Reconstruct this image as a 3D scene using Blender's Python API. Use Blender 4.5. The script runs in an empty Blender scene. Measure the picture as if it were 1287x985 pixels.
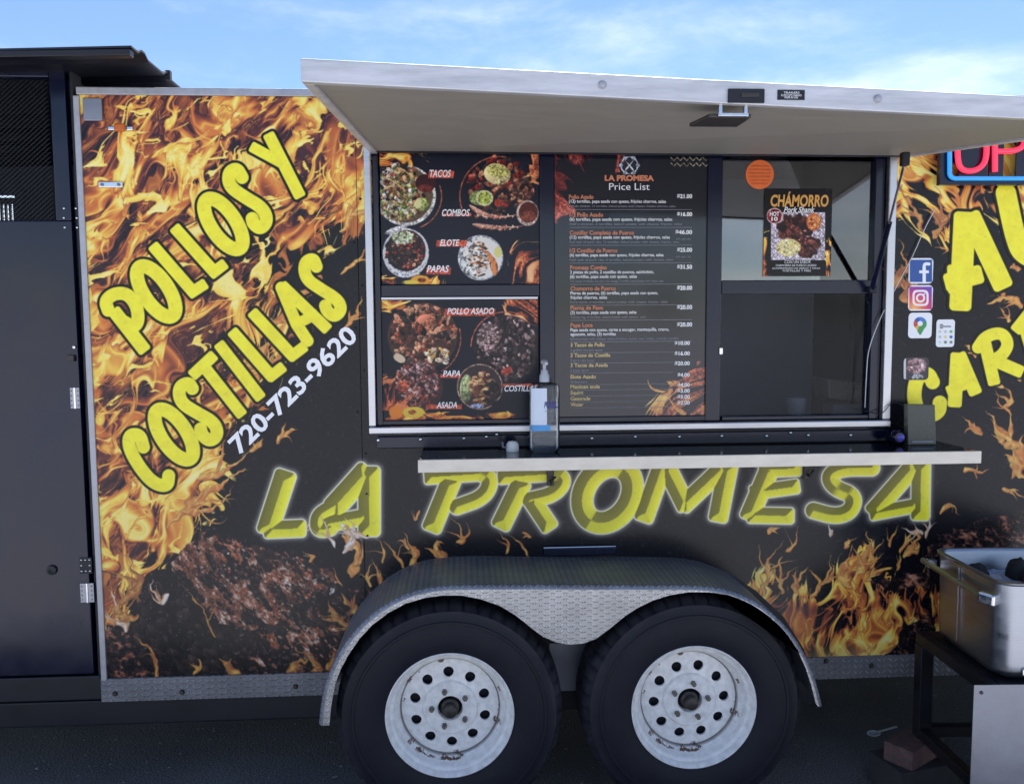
import bpy, bmesh, math, random
import numpy as np
from mathutils import Vector, Matrix

# ------------------------------------------------------------------ camera, sky, sun
S = bpy.context.scene
COL = S.collection
IW, IH, FPX = 1287.0, 985.0, 1050.0
EYE = Vector((0.0, -2.9, 1.59))
PITCH, YAW, ROLL = 0.08244, 0.05739, -0.00664
_fw = Vector((math.sin(YAW) * math.cos(PITCH), math.cos(YAW) * math.cos(PITCH), -math.sin(PITCH)))
_r0 = Vector((math.cos(YAW), -math.sin(YAW), 0.0))
_u0 = _r0.cross(_fw)
_rt = _r0 * math.cos(ROLL) + _u0 * math.sin(ROLL)
_up = -_r0 * math.sin(ROLL) + _u0 * math.cos(ROLL)
cd = bpy.data.cameras.new('camera')
cam = bpy.data.objects.new('camera', cd)
COL.objects.link(cam)
cd.sensor_fit = 'HORIZONTAL'
cd.sensor_width = 36.0
cd.lens = 36.0 * FPX / IW
cd.clip_start = 0.05
cd.clip_end = 5000
M = Matrix((_rt, _up, -_fw)).transposed().to_4x4()
M.translation = EYE
cam.matrix_world = M
S.camera = cam

S.view_settings.view_transform = 'Standard'
S.view_settings.look = 'None'
S.view_settings.exposure = 1.78
S.view_settings.gamma = 1.0

SUN_EL, SUN_AZ = math.radians(62), math.radians(18)
W = bpy.data.worlds.new('World')
S.world = W
W.use_nodes = True


def build_world():
    nt = W.node_tree
    nt.nodes.clear()
    N = nt.nodes.new
    out = N('ShaderNodeOutputWorld'); bg = N('ShaderNodeBackground')
    sky = N('ShaderNodeTexSky')
    sky.sky_type = 'NISHITA'; sky.sun_disc = False
    sky.sun_elevation = SUN_EL; sky.sun_rotation = SUN_AZ
    sky.air_density = 1.1; sky.dust_density = 0.15; sky.ozone_density = 3.5
    tc = N('ShaderNodeTexCoord')
    mp = N('ShaderNodeMapping'); mp.inputs['Scale'].default_value = (1.6, 1.6, 4.5)
    mp.inputs['Location'].default_value = (0.35, 0.2, 0.55)
    n1 = N('ShaderNodeTexNoise'); n1.inputs['Scale'].default_value = 2.2
    n1.inputs['Detail'].default_value = 9; n1.inputs['Roughness'].default_value = 0.6
    n1.inputs['Distortion'].default_value = 0.15
    cr = N('ShaderNodeMapRange'); cr.interpolation_type = 'SMOOTHSTEP'
    cr.inputs['From Min'].default_value = 0.45; cr.inputs['From Max'].default_value = 1.08
    # the cloud bank low behind the trailer
    dv = N('ShaderNodeVectorMath'); dv.operation = 'DISTANCE'
    d = Vector(((1020 - IW / 2) / FPX * _rt - (150 - IH / 2) / FPX * _up + _fw)).normalized()
    sc = N('ShaderNodeVectorMath'); sc.operation = 'MULTIPLY'; sc.inputs[1].default_value = (1, 1, 5.5)
    dv.inputs[1].default_value = (d.x, d.y, d.z * 5.5)
    bank = N('ShaderNodeMapRange'); bank.interpolation_type = 'SMOOTHSTEP'
    bank.inputs['From Min'].default_value = 0.36; bank.inputs['From Max'].default_value = 0.0
    bank.inputs['To Max'].default_value = 0.34
    add = N('ShaderNodeMath'); add.operation = 'ADD'
    sz = N('ShaderNodeSeparateXYZ'); hz = N('ShaderNodeMapRange'); hz.inputs['From Min'].default_value = .30; hz.inputs['From Max'].default_value = .02
    hz.inputs['To Max'].default_value = .26; hz.interpolation_type = 'SMOOTHSTEP'; ad2 = N('ShaderNodeMath'); ad2.operation = 'ADD'
    mix = N('ShaderNodeMix'); mix.data_type = 'RGBA'
    mix.inputs['B'].default_value = (9.3, 9.6, 10.0, 1)
    tint = N('ShaderNodeMix'); tint.data_type = 'RGBA'; tint.blend_type = 'MULTIPLY'; tint.inputs['Factor'].default_value = 1
    tint.inputs['B'].default_value = (.86, .90, 1.0, 1)
    L = nt.links.new
    L(tc.outputs['Generated'], mp.inputs['Vector']); L(mp.outputs[0], n1.inputs['Vector'])
    L(tc.outputs['Generated'], sc.inputs[0]); L(sc.outputs[0], dv.inputs[0]); L(dv.outputs['Value'], bank.inputs['Value'])
    L(n1.outputs['Fac'], add.inputs[0]); L(bank.outputs[0], add.inputs[1])
    L(tc.outputs['Generated'], sz.inputs[0]); L(sz.outputs['Z'], hz.inputs['Value']); L(add.outputs[0], ad2.inputs[0]); L(hz.outputs[0], ad2.inputs[1])
    L(ad2.outputs[0], cr.inputs['Value'])
    L(cr.outputs[0], mix.inputs['Factor']); L(sky.outputs[0], tint.inputs['A']); L(tint.outputs['Result'], mix.inputs['A'])
    L(mix.outputs['Result'], bg.inputs['Color'])
    bg.inputs['Strength'].default_value = 0.05
    L(bg.outputs[0], out.inputs[0])


build_world()
sd = bpy.data.lights.new('sun', 'SUN')
sd.energy = 5.0; sd.angle = math.radians(0.53); sd.color = (1.0, 0.965, 0.92)
sun = bpy.data.objects.new('sun', sd); COL.objects.link(sun)
_sv = Vector((math.sin(SUN_AZ) * math.cos(SUN_EL), math.cos(SUN_AZ) * math.cos(SUN_EL), math.sin(SUN_EL)))
sun.rotation_euler = (-_sv).to_track_quat('-Z', 'Y').to_euler()
sun.location = (2, 8, 9)


# ------------------------------------------------------------------ places
def P(px, py, Y=0.0):
    px, py = float(px), float(py)
    d = (px - IW / 2) / FPX * _rt - (py - IH / 2) / FPX * _up + _fw
    return EYE + d * ((Y - EYE.y) / d.y)


def PZ(px, py, z):
    px, py = float(px), float(py)
    d = (px - IW / 2) / FPX * _rt - (py - IH / 2) / FPX * _up + _fw
    return EYE + d * ((z - EYE.z) / d.z)


def RECT(x0, y0, x1, y1, Y=0.0):
    """x0,x1,z0,z1 of an upright rectangle standing in the plane Y"""
    xm, ym = (x0 + x1) / 2, (y0 + y1) / 2
    return P(x0, ym, Y).x, P(x1, ym, Y).x, P(xm, y1, Y).z, P(xm, y0, Y).z


# ------------------------------------------------------------------ print painting (plain arrays)
def vnoise(x, y, seed=0):
    rs = np.random.RandomState(seed)
    G = rs.rand(65536).astype(np.float32)
    xi = np.floor(x).astype(np.int32); yi = np.floor(y).astype(np.int32)
    fx = (x - xi).astype(np.float32); fy = (y - yi).astype(np.float32)
    fx = fx * fx * fx * (fx * (fx * 6 - 15) + 10); fy = fy * fy * fy * (fy * (fy * 6 - 15) + 10)
    x0 = xi & 255; x1 = (xi + 1) & 255; y0 = (yi & 255) * 256; y1 = ((yi + 1) & 255) * 256
    a = G[y0 + x0]; b = G[y0 + x1]; c = G[y1 + x0]; d = G[y1 + x1]
    return (a + (b - a) * fx) * (1 - fy) + (c + (d - c) * fx) * fy


def fbm(x, y, o, seed=0, g=.5):
    s = 0; a = 1; t = 0
    for i in range(o):
        s = s + a * vnoise(x * 2 ** i + i * 17.3, y * 2 ** i + i * 9.1, seed + i); t += a; a *= g
    return s / t


def sstep(a, b, x):
    t = np.clip((x - a) / (b - a), 0, 1)
    return t * t * (3 - 2 * t)


def ramp(v, stops):
    xs = np.array([s[0] for s in stops]); cs = np.array([s[1] for s in stops], np.float32)
    return np.stack([np.interp(v, xs, cs[:, k]) for k in range(3)], -1).astype(np.float32)


FIRE = [(0, (36, 30, 42)), (.18, (74, 40, 44)), (.32, (134, 68, 52)), (.48, (194, 102, 56)), (.62, (224, 130, 62)),
        (.75, (234, 162, 76)), (.86, (247, 194, 84)), (.94, (253, 220, 104)), (.98, (255, 234, 140)), (1, (255, 242, 180))]
FIRE2 = [(0, (116, 58, 48)), (.5, (166, 86, 58)), (.66, (212, 126, 66)), (.78, (238, 168, 74)), (.88, (252, 206, 86)), (.95, (255, 228, 108)), (1, (255, 242, 170))]


def flame_val(px, py, ang, sc, seed):
    """folded, torn ribbons that stream along ang; about 0..1, evenly spread"""
    ca, sa = math.cos(ang), math.sin(ang)
    u = (px * ca + py * sa) / sc; v = (-px * sa + py * ca) / sc
    for k, (a, f) in enumerate(((1.15, .42), (.66, .9), (.30, 1.8))):
        n1 = vnoise(u * f * .6 + 3.1 * k, v * f + 7.7, seed + 10 * k)
        n2 = vnoise(u * f * .6 + 11.9, v * f + 5.3 * k, seed + 10 * k + 1)
        u = u + a * (n1 - .5) * 2; v = v + a * (n2 - .5) * 2
    r = 0; w = 0
    for k, (fu, fv, am) in enumerate(((.24, .85, 1.), (.42, 1.9, .9), (.7, 4.4, .5))):
        n = vnoise(u * fu + k * 31, v * fv + k * 13, seed + 40 + k)
        r = r + am * (1 - np.abs(2 * n - 1)) ** 1.3; w += am
    base = fbm(u * .4 + 50, v * .8 + 20, 3, seed + 70)
    lick = 1 - np.abs(2 * vnoise(u * .5 + 5, v * 2.6, seed + 90) - 1)
    t = (r / w - .52) * 1.15 + (base - .5) * 1.25 + .30 * (lick ** 6 - .12)
    q = np.quantile(t[::5, ::5], np.linspace(0, 1, 41)) if t.size > 4000 else np.linspace(-.3, .35, 41)
    return np.interp(t, q, np.linspace(0, 1, 41)).astype(np.float32)


class Canvas:
    """a sheet of print lying in the plane Y; painted in the coordinates in which it is seen"""
    def __init__(s, x0, x1, z0, z1, Y, res, base):
        s.x0, s.x1, s.z0, s.z1 = x0, x1, z0, z1
        s.w = max(8, int((x1 - x0) * res)); s.h = max(8, int((z1 - z0) * res)); s.Y = Y
        X = x0 + (np.arange(s.w) + .5) / s.w * (x1 - x0); Z = z0 + (np.arange(s.h) + .5) / s.h * (z1 - z0)
        X, Z = np.meshgrid(X, Z)
        dx, dy, dz = X - EYE.x, Y - EYE.y, Z - EYE.z
        zz = dx * _fw.x + dy * _fw.y + dz * _fw.z
        s.px = (IW / 2 + FPX * (dx * _rt.x + dy * _rt.y + dz * _rt.z) / zz).astype(np.float32)
        s.py = (IH / 2 - FPX * (dx * _up.x + dy * _up.y + dz * _up.z) / zz).astype(np.float32)
        s.a = np.empty((s.h, s.w, 3), np.float32); s.a[:] = base

    def sl(s, a, b, c, d):
        pts = [P(a, b, s.Y), P(c, b, s.Y), P(a, d, s.Y), P(c, d, s.Y)]
        xs = [(p.x - s.x0) / (s.x1 - s.x0) * s.w for p in pts]; zs = [(p.z - s.z0) / (s.z1 - s.z0) * s.h for p in pts]
        i0, i1 = max(0, int(min(zs))), min(s.h, int(max(zs)) + 2); j0, j1 = max(0, int(min(xs))), min(s.w, int(max(xs)) + 2)
        return slice(i0, max(i0, i1)), slice(j0, max(j0, j1))

    def put(s, k, m, c):
        m = np.clip(m, 0, 1)[..., None]
        s.a[k] = s.a[k] * (1 - m) + np.asarray(c, np.float32) * m

    def ell(s, cx, cy, rx, ry, c, ang=0., soft=.8, alpha=1., shade=0.):
        R = max(rx, ry) + 2
        k = s.sl(cx - R, cy - R, cx + R, cy + R); x = s.px[k] - cx; y = s.py[k] - cy
        if x.size == 0: return
        ca, sa = math.cos(ang), math.sin(ang)
        u, v = x * ca + y * sa, -x * sa + y * ca
        d = np.sqrt((u / rx) ** 2 + (v / ry) ** 2)
        m = sstep(1 + soft / min(rx, ry), 1 - soft / min(rx, ry), d) * alpha
        c = np.asarray(c, np.float32)
        if shade:
            c = c * (1 + shade * (-(x * .6 + y * .8) / R))[..., None]
        s.put(k, m, np.clip(c, 0, 255))

    def ring(s, cx, cy, r, w, c, alpha=1., a0=None, a1=None):
        k = s.sl(cx - r - 3, cy - r - 3, cx + r + 3, cy + r + 3); x = s.px[k] - cx; y = s.py[k] - cy
        m = sstep(w / 2 + .6, w / 2 - .3, np.abs(np.hypot(x, y) - r)) * alpha
        if a0 is not None:
            t = (np.degrees(np.arctan2(-y, x)) - a0) % 360
            m = m * (t < (a1 - a0))
        s.put(k, m, c)

    def box(s, x0, y0, x1, y1, c, alpha=1., soft=.5, slant=0.):
        k = s.sl(x0 - 6, y0 - 2, x1 + 6, y1 + 2); x = s.px[k] + slant * (s.py[k] - y1); y = s.py[k]
        m = sstep(x0 - soft, x0 + soft, x) * sstep(x1 + soft, x1 - soft, x) * sstep(y0 - soft, y0 + soft, y) * sstep(y1 + soft, y1 - soft, y)
        s.put(k, m * alpha, c)

    def blobs(s, cx, cy, rx, ry, pal, n, r0, r1, seed, elong=2.2, ang=None, shade=.5):
        rd = random.Random(seed)
        for i in range(int(n * 1.7)):
            t = rd.random() * 6.283; q = math.sqrt(rd.random())
            x = cx + rx * q * math.cos(t); y = cy + ry * q * math.sin(t)
            r = rd.uniform(r0, r1) * .72; c = rd.choice(pal); f = rd.uniform(.7, 1.2)
            s.ell(x, y, r * rd.uniform(1, elong), r, [min(255, v * f) for v in c],
                  rd.random() * 3.14 if ang is None else ang + rd.uniform(-.3, .3), .7, .95, shade)

    def tongue(s, pts, w, c0=(216, 132, 74), c1=(252, 204, 108), alpha=1., wob=0.):
        """one lick of flame: quadratic curve through three points, thick in its lower half"""
        (ax, ay), (bx, by), (cx, cy) = pts
        xs = (ax, bx, cx); ys = (ay, by, cy)
        k = s.sl(min(xs) - w - 4, min(ys) - w - 4, max(xs) + w + 4, max(ys) + w + 4)
        if s.px[k].size == 0: return
        WX, WY = s.px[k], s.py[k]
        if wob:
            n1 = fbm(WX / 11, WY / 11, 2, 901) - .5; n2 = fbm(WX / 11 + 40, WY / 11, 2, 905) - .5
            WX = WX + n1 * wob; WY = WY + n2 * wob
        best = np.full(s.px[k].shape, 1e9, np.float32); side = np.zeros_like(best); tt = np.zeros_like(best)
        qx, qy = 2 * bx - (ax + cx) / 2, 2 * by - (ay + cy) / 2
        n = int(min(110, 24 + math.hypot(cx - ax, cy - ay) * 1.2))
        for i in range(n):
            t = (i + .5) / n
            x = (1 - t) ** 2 * ax + 2 * t * (1 - t) * qx + t * t * cx
            y = (1 - t) ** 2 * ay + 2 * t * (1 - t) * qy + t * t * cy
            tx = 2 * (1 - t) * (qx - ax) + 2 * t * (cx - qx); ty = 2 * (1 - t) * (qy - ay) + 2 * t * (cy - qy)
            h = math.hypot(tx, ty) + 1e-6
            ww = w * .62 * (math.sin(math.pi * t ** .55) ** 1.1 * (1 - t * .5) + .07)
            dx = WX - x; dy = WY - y
            d = np.hypot(dx, dy) - ww
            sd_ = (dx * ty - dy * tx) / h / max(ww, .4)
            b = d < best
            best = np.where(b, d, best); side = np.where(b, sd_, side); tt = np.where(b, t, tt)
        m = sstep(.7, -.5, best) * alpha
        g = .5 + .45 * side + .25 * np.sin(tt * 9 + side * 2)
        if wob: g = g + 1.1 * (vnoise(WX / 3.2, WY / 7.0, 911) - .5) - .15
        g = np.clip(g, 0, 1)[..., None]
        c = np.asarray(c0, np.float32) * (1 - g) + np.asarray(c1, np.float32) * g
        c = c * (.72 + .28 * np.clip(1 - np.abs(side) ** 2, 0, 1))[..., None]
        s.put(k, m, c)

    def fire(s, box_, dens, ang, sc, seed, cut=.20, edge=.05, stops=FIRE):
        k = s.sl(*box_); x, y = s.px[k], s.py[k]
        d = np.clip(dens(x, y), 0, 1.2)
        v = flame_val(x, y, ang, sc, seed)
        lim = 1 - (1 - cut) * np.clip(d, 0, 1)
        m = sstep(lim - edge, lim + edge, v) * (d > .02)
        s.put(k, m, ramp(np.clip(v, 0, 1) ** 1.25, stops))

    def image(s, name):
        im = bpy.data.images.new(name, s.w, s.h)
        o = np.ones((s.h, s.w, 4), np.float32); o[..., :3] = np.clip(s.a, 0, 255) / 255
        im.pixels.foreach_set(o.ravel()); im.update()
        return im


def stroke_sdf(x, y, strokes):
    d = np.full(x.shape, 1e9, np.float32)
    for hw, pts in strokes:
        for (ax, ay), (bx, by) in zip(pts[:-1], pts[1:]):
            ex, ey = bx - ax, by - ay
            if len(pts) == 2:      # a straight bar with softly cut ends
                L_ = math.hypot(ex, ey) + 1e-6; mx_, my_ = (ax + bx) / 2, (ay + by) / 2; r = hw * .42
                qx = np.abs((x - mx_) * ex + (y - my_) * ey) / L_ - (L_ / 2 + hw * .78 - r); qy = np.abs((x - mx_) * ey - (y - my_) * ex) / L_ - (hw - r)
                d = np.minimum(d, np.hypot(np.maximum(qx, 0), np.maximum(qy, 0)) + np.minimum(np.maximum(qx, qy), 0) - r)
                continue
            t = np.clip(((x - ax) * ex + (y - ay) * ey) / (ex * ex + ey * ey + 1e-6), 0, 1)
            d = np.minimum(d, np.hypot(x - ax - t * ex, y - ay - t * ey) - hw)
    return d


def smooth(pts, n=3):
    for _ in range(n):
        q = [pts[0]]
        for a, b in zip(pts[:-1], pts[1:]):
            q += [(a[0] * .75 + b[0] * .25, a[1] * .75 + b[1] * .25), (a[0] * .25 + b[0] * .75, a[1] * .25 + b[1] * .75)]
        pts = q + [pts[-1]]
    return pts


def oval(cx, cy, a, b, ang, t0=0, t1=360):
    c, s_ = math.cos(math.radians(ang)), math.sin(math.radians(ang))
    return [(cx + a * math.cos(t) * c - b * math.sin(t) * s_, cy + a * math.cos(t) * s_ + b * math.sin(t) * c)
            for t in [math.radians(t0 + (t1 - t0) * i / 40) for i in range(41)]]


def crop(ox, oy, sc, strokes):
    return [(hw / sc, [(ox + x / sc, oy + y / sc) for x, y in pts]) for hw, pts in strokes]


# hand-lettered words, as strokes
WORD_POLLOS = crop(110, 110, 2.984, [
    (25, smooth([(78, 835), (66, 800), (100, 772), (150, 772), (186, 818), (192, 878), (172, 900), (140, 880)])),
    (26, [(108, 848), (207, 975)]),
    (27, oval(258, 765, 110, 46, 56)),
    (23, [(254, 603), (395, 765)]), (22, [(392, 768), (432, 742)]),
    (23, [(335, 535), (474, 690)]), (22, [(472, 694), (506, 668)]),
    (27, oval(510, 512, 110, 46, 56)),
    (25, smooth([(580, 338), (560, 302), (528, 320), (532, 372), (590, 412), (658, 452), (676, 500), (650, 532), (622, 512), (618, 492)])),
    (23, [(685, 188), (792, 398)]), (21, [(626, 228), (722, 280)])])
WORD_COSTILLAS = crop(110, 300, 2.897, [
    (24, smooth([(204, 758), (192, 712), (152, 712), (150, 760), (190, 832), (240, 890), (292, 902), (296, 862)])),
    (26, oval(315, 712, 106, 45, 56)),
    (24, smooth([(382, 545), (368, 522), (332, 540), (338, 596), (400, 634), (462, 668), (476, 712), (448, 738), (418, 716), (412, 692)])),
    (22, [(390, 490), (452, 432)]), (22, [(430, 472), (556, 632)]),
    (22, [(486, 392), (624, 570)]),
    (22, [(535, 346), (668, 498)]), (21, [(668, 500), (704, 472)]),
    (22, [(608, 276), (745, 424)]), (21, [(745, 426), (782, 398)]),
    (22, [(706, 178), (762, 312), (802, 372)]), (22, [(716, 178), (866, 322)]), (20, [(758, 312), (826, 278)]),
    (23, smooth([(834, 102), (822, 70), (788, 88), (794, 146), (850, 184), (912, 222), (926, 258), (900, 286), (872, 264), (866, 244)]))])
WORD_LA = crop(300, 540, 2.798, [
    (38, [(160, 172), (106, 338)]), (30, [(112, 350), (212, 346)]),
    (38, [(459, 158), (459, 344)]), (40, [(438, 158), (344, 262)]), (27, smooth([(372, 246), (320, 276), (282, 300), (276, 336), (290, 352), (322, 344)])), (28, [(310, 330), (440, 306)])])
WORD_PROMESA = crop(300, 540, 2.798, [
    (24, [(672, 166), (850, 154)]), (34, [(742, 190), (684, 332)]), (27, smooth([(846, 150), (890, 172), (864, 236), (768, 270)])),
    (24, [(930, 166), (1108, 154)]), (34, [(988, 200), (928, 322)]), (27, smooth([(1106, 150), (1148, 176), (1110, 226), (1024, 246)])),
    (31, [(1034, 252), (1086, 330)])]) + [
    (13.5, oval(763, 621, 38, 29, -58))] + crop(740, 540, 2.353, [
    (28, [(216, 110), (166, 250)]), (27, [(232, 116), (282, 216)]), (26, [(286, 216), (392, 116)]), (28, [(410, 116), (384, 250)]),
    (22, [(520, 118), (610, 114)]), (28, [(532, 120), (478, 246)]), (21, [(492, 184), (606, 168)]), (23, [(486, 252), (588, 254)]),
    (23, smooth([(836, 112), (748, 112), (706, 136), (726, 172), (786, 194), (776, 240), (730, 256), (664, 238)])),
    (27, [(982, 112), (980, 246)]), (27, [(952, 116), (848, 234)]), (20, [(846, 246), (962, 224)])])
WORD_AL = [(14, [(1212, 277), (1207, 380)]), (13, [(1222, 277), (1258, 354)]), (12, [(1196, 354), (1226, 346)]), (10, [(1200, 340), (1201, 362)]),
           (13, smooth([(1264, 243), (1276, 300), (1286, 322), (1322, 330)]))]
WORD_CARBON = [(9.2, smooth([(1172, 480), (1166, 468), (1152, 474), (1148, 496), (1152, 514), (1164, 524), (1180, 518), (1181, 506)]))] + crop(1080, 310, 4.106, [
    (37, [(505, 574), (492, 800)]), (36, [(522, 574), (592, 738)]), (26, [(468, 740), (536, 716)]),
    (33, [(648, 500), (692, 690)]), (32, smooth([(612, 520), (650, 462), (734, 440), (772, 500), (738, 560), (690, 584)])), (33, [(704, 590), (820, 640)]),
    (32, [(816, 420), (880, 340)]), (34, [(850, 400), (910, 600)]), (30, smooth([(850, 390), (960, 330), (990, 420), (900, 470)])), (30, smooth([(900, 470), (1010, 440), (1040, 540), (920, 590)]))])
YEL, BLK = (253, 240, 62), (14, 13, 16)


def paint_wrap():
    c = Canvas(-1.30, 2.62, 0.30, 2.36, 0.0, 470, (18, 18, 25))
    x, y = c.px, c.py
    c.a *= (.75 + .5 * fbm(x / 90, y / 70, 3, 300))[..., None]
    # ---- flames over the left half of the side
    ys = [100, 200, 260, 300, 345, 400, 470, 540, 600, 640, 700, 750, 800, 860]
    xs = [520, 500, 470, 420, 345, 372, 335, 300, 262, 262, 225, 190, 160, 150]
    def dl(px, py):
        xb = np.interp(py, ys, xs)
        d = sstep(45, -75, px - xb)
        hole = np.exp(-((px - 345) / 40) ** 2 - ((py - 315) / 22) ** 2)
        return d - .55 * hole
    c.fire((90, 105, 500, 870), dl, -.95, 17, 61, .10, .05, [(0, (36, 28, 38)), (.3, (64, 36, 40)), (.6, (116, 60, 46)), (.85, (164, 88, 52)), (1, (206, 128, 62))])
    c.fire((90, 105, 500, 870), dl, -.80, 23, 5, .20, .03)
    c.fire((90, 105, 500, 870), dl, -1.15, 18, 31, .64, .025, FIRE2)
    c.fire((90, 105, 500, 870), dl, -.45, 13, 47, .87, .02, FIRE2)
    rd = random.Random(4)
    def lick(pts, w, *cols):
        c.tongue(pts, w * 1.15, *cols, wob=4 + w * 1.1)
        (ax, ay), (bx, by), (cx, cy) = pts
        for q in range(2 if w > 3.5 else 1):
            f = rd.uniform(-.5, .5); g = rd.uniform(.45, .8)
            nx, ny = (cy - ay) * f, -(cx - ax) * f
            c.tongue([(bx * .6 + ax * .4, by * .6 + ay * .4), (bx + nx * .5, by + ny * .5), (ax + (cx - ax) * g + nx, ay + (cy - ay) * g + ny)], w * rd.uniform(.35, .6), *cols, wob=5)
    # licks that tear off towards the dark middle
    for pts, w in ([((430, 345), (455, 322), (462, 300)), 4], [((425, 420), (447, 395), (456, 372)), 4.5], [((348, 557), (360, 545), (376, 538)), 5],
                   [((316, 568), (324, 560), (330, 550)), 5], [((318, 470), (345, 455), (380, 430)), 7], [((290, 470), (330, 440), (372, 372)), 9],
                   [((250, 600), (285, 590), (318, 566)), 6], [((210, 660), (262, 618), (310, 590)), 8], [((225, 640), (262, 640), (296, 610)), 5],
                   [((330, 405), (362, 395), (392, 368)), 6], [((360, 380), (396, 352), (408, 318)), 7], [((430, 290), (446, 262), (448, 225)), 9],
                   [((405, 660), (420, 645), (432, 626)), 3], [((376, 650), (386, 668), (396, 650)), 3], [((378, 668), (388, 660), (392, 650)), 3],
                   [((438, 725), (448, 700), (440, 664)), 9], [((448, 690), (436, 672), (444, 655)), 6], [((470, 742), (462, 722), (470, 705)), 4], [((478, 740), (476, 720), (466, 702)), 3.5],
                   [((480, 706), (482, 690), (468, 672)), 3], [((508, 712), (496, 694), (482, 680)), 3], [((516, 716), (522, 694), (508, 672)), 6], [((516, 690), (508, 682), (500, 680)), 4],
                   [((566, 702), (548, 694), (532, 688)), 6], [((545, 692), (552, 682), (560, 684)), 4],
                   [((527, 640), (522, 652), (518, 642)), 3], [((574, 683), (582, 670), (570, 650)), 4], [((636, 698), (636, 684), (626, 668)), 3], [((664, 698), (655, 686), (640, 672)), 2.5],
                   [((668, 676), (662, 672), (655, 670)), 4], [((388, 708), (394, 700), (380, 692)), 5], [((430, 738), (424, 726), (416, 714)), 2.5]):
        lick(pts, w)
    # ---- flames that rise at the lower right
    def dr(px, py):
        top = np.interp(px, [940, 965, 985, 1010, 1040, 1062, 1085, 1105, 1130, 1165, 1200], [745, 735, 742, 752, 750, 705, 690, 712, 745, 735, 740])
        return sstep(-34, 30, py - top)
    c.fire((940, 670, 1430, 850), dr, -1.45, 17, 63, .18, .05)
    c.fire((940, 670, 1430, 850), dr, -1.25, 14, 77, .55, .03, FIRE2)
    k = c.sl(940, 670, 1290, 850)
    c.put(k, sstep(800, 830, c.py[k]) * .55 * sstep(1000, 1030, c.px[k]) * sstep(1150, 1090, c.px[k]), (226, 206, 128))
    for pts, w in ([((965, 735), (968, 705), (984, 680)), 4], [((960, 748), (962, 728), (974, 716)), 4], [((984, 745), (978, 722), (984, 700)), 6], [((1004, 748), (1004, 726), (1018, 710)), 6],
                   [((1020, 748), (1036, 728), (1044, 700)), 6], [((1036, 735), (1044, 722), (1046, 705)), 4], [((990, 690), (998, 682), (1003, 660)), 3], [((965, 668), (972, 664), (980, 662)), 4],
                   [((1078, 720), (1088, 700), (1094, 666)), 9], [((1066, 740), (1060, 716), (1072, 700)), 9], [((1094, 696), (1100, 690), (1112, 676)), 4], [((1096, 700), (1094, 688), (1088, 676)), 5], [((1062, 688), (1070, 682), (1076, 676)), 5],
                   [((1118, 688), (1121, 676), (1130, 660)), 3], [((1142, 700), (1152, 684), (1150, 664)), 9], [((1134, 692), (1142, 676), (1146, 668)), 5], [((1126, 715), (1132, 706), (1134, 690)), 3],
                   [((1088, 730), (1100, 720), (1112, 712)), 5], [((1182, 645), (1192, 636), (1206, 648)), 4], [((1212, 588), (1228, 594), (1242, 590)), 5],
                   [((1272, 600), (1280, 580), (1270, 560)), 5], [((1232, 545), (1222, 534), (1210, 524)), 6], [((1260, 558), (1256, 548), (1250, 538)), 5], [((1282, 560), (1262, 545), (1238, 512)), 13],
                   [((1286, 600), (1282, 575), (1287, 545)), 12], [((1262, 512), (1270, 500), (1258, 480)), 5], [((1284, 478), (1274, 466), (1264, 460)), 4], [((1272, 520), (1260, 508), (1250, 490)), 3],
                   [((1240, 385), (1262, 372), (1254, 370)), 4], [((1284, 384), (1272, 378), (1255, 372)), 7], [((1268, 404), (1264, 396), (1256, 388)), 4], [((1226, 450), (1220, 440), (1210, 435)), 5], [((1262, 484), (1254, 482), (1250, 470)), 4],
                   [((1198, 320), (1190, 314), (1176, 314)), 4], [((1282, 340), (1274, 334), (1268, 336)), 5], [((1260, 612), (1275, 620), (1287, 628)), 4]):
        lick(pts, w)
    def du(px, py):
        b = np.interp(px, [1120, 1140, 1165, 1195, 1240, 1280, 1310], [285, 262, 290, 300, 252, 300, 320])
        return sstep(30, -40, py - b)
    c.fire((1118, 180, 1430, 350), du, 1.1, 18, 15, .26, .04)
    c.fire((1118, 180, 1430, 350), du, .7, 18, 19, .62, .03, FIRE2)
    c.fire((1290, 180, 1420, 850), lambda a, b: .72 * sstep(1292, 1370, a + 20 * np.sin(b / 17)), -1.0, 30, 8)
    for pts, w in ([((1134, 380), (1142, 350), (1128, 300)), 8], [((1128, 360), (1134, 340), (1148, 335)), 7], [((1160, 292), (1148, 262), (1132, 235)), 6], [((1138, 372), (1150, 356), (1140, 340)), 4], [((1175, 298), (1184, 270), (1176, 235)), 9]):
        lick(pts, w, (176, 104, 72), (226, 170, 96))
    # ---- charred meat
    def meat(box_, poly, seed, light, dark_only=0.):
        k = c.sl(*box_); x, y = c.px[k], c.py[k]
        wx = x + 22 * (fbm(x / 22, y / 22, 3, seed) - .5); wy = y + 22 * (fbm(x / 22 + 9, y / 22, 3, seed + 5) - .5)
        m = np.zeros(x.shape, bool); n = len(poly)
        for i in range(n):
            (ax, ay), (bx, by) = poly[i], poly[(i + 1) % n]
            cond = (ay > wy) != (by > wy)
            m ^= cond & (wx < (bx - ax) * (wy - ay) / ((by - ay) or 1e-6) + ax)
        g = fbm(x / 5, y / 5, 4, seed + 9, .7); h = fbm(x / 34, y / 26, 3, seed + 20)
        st = 1 - np.abs(2 * vnoise((x * .75 + y * .6) / 16, (-x * .6 + y * .75) / 5, seed + 30) - 1)
        li = light(x, y)
        ux = x + 5 * (fbm(x / 9, y / 9, 2, seed + 60) - .5); uy = y + 5 * (fbm(x / 9 + 30, y / 9, 2, seed + 62) - .5)
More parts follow.
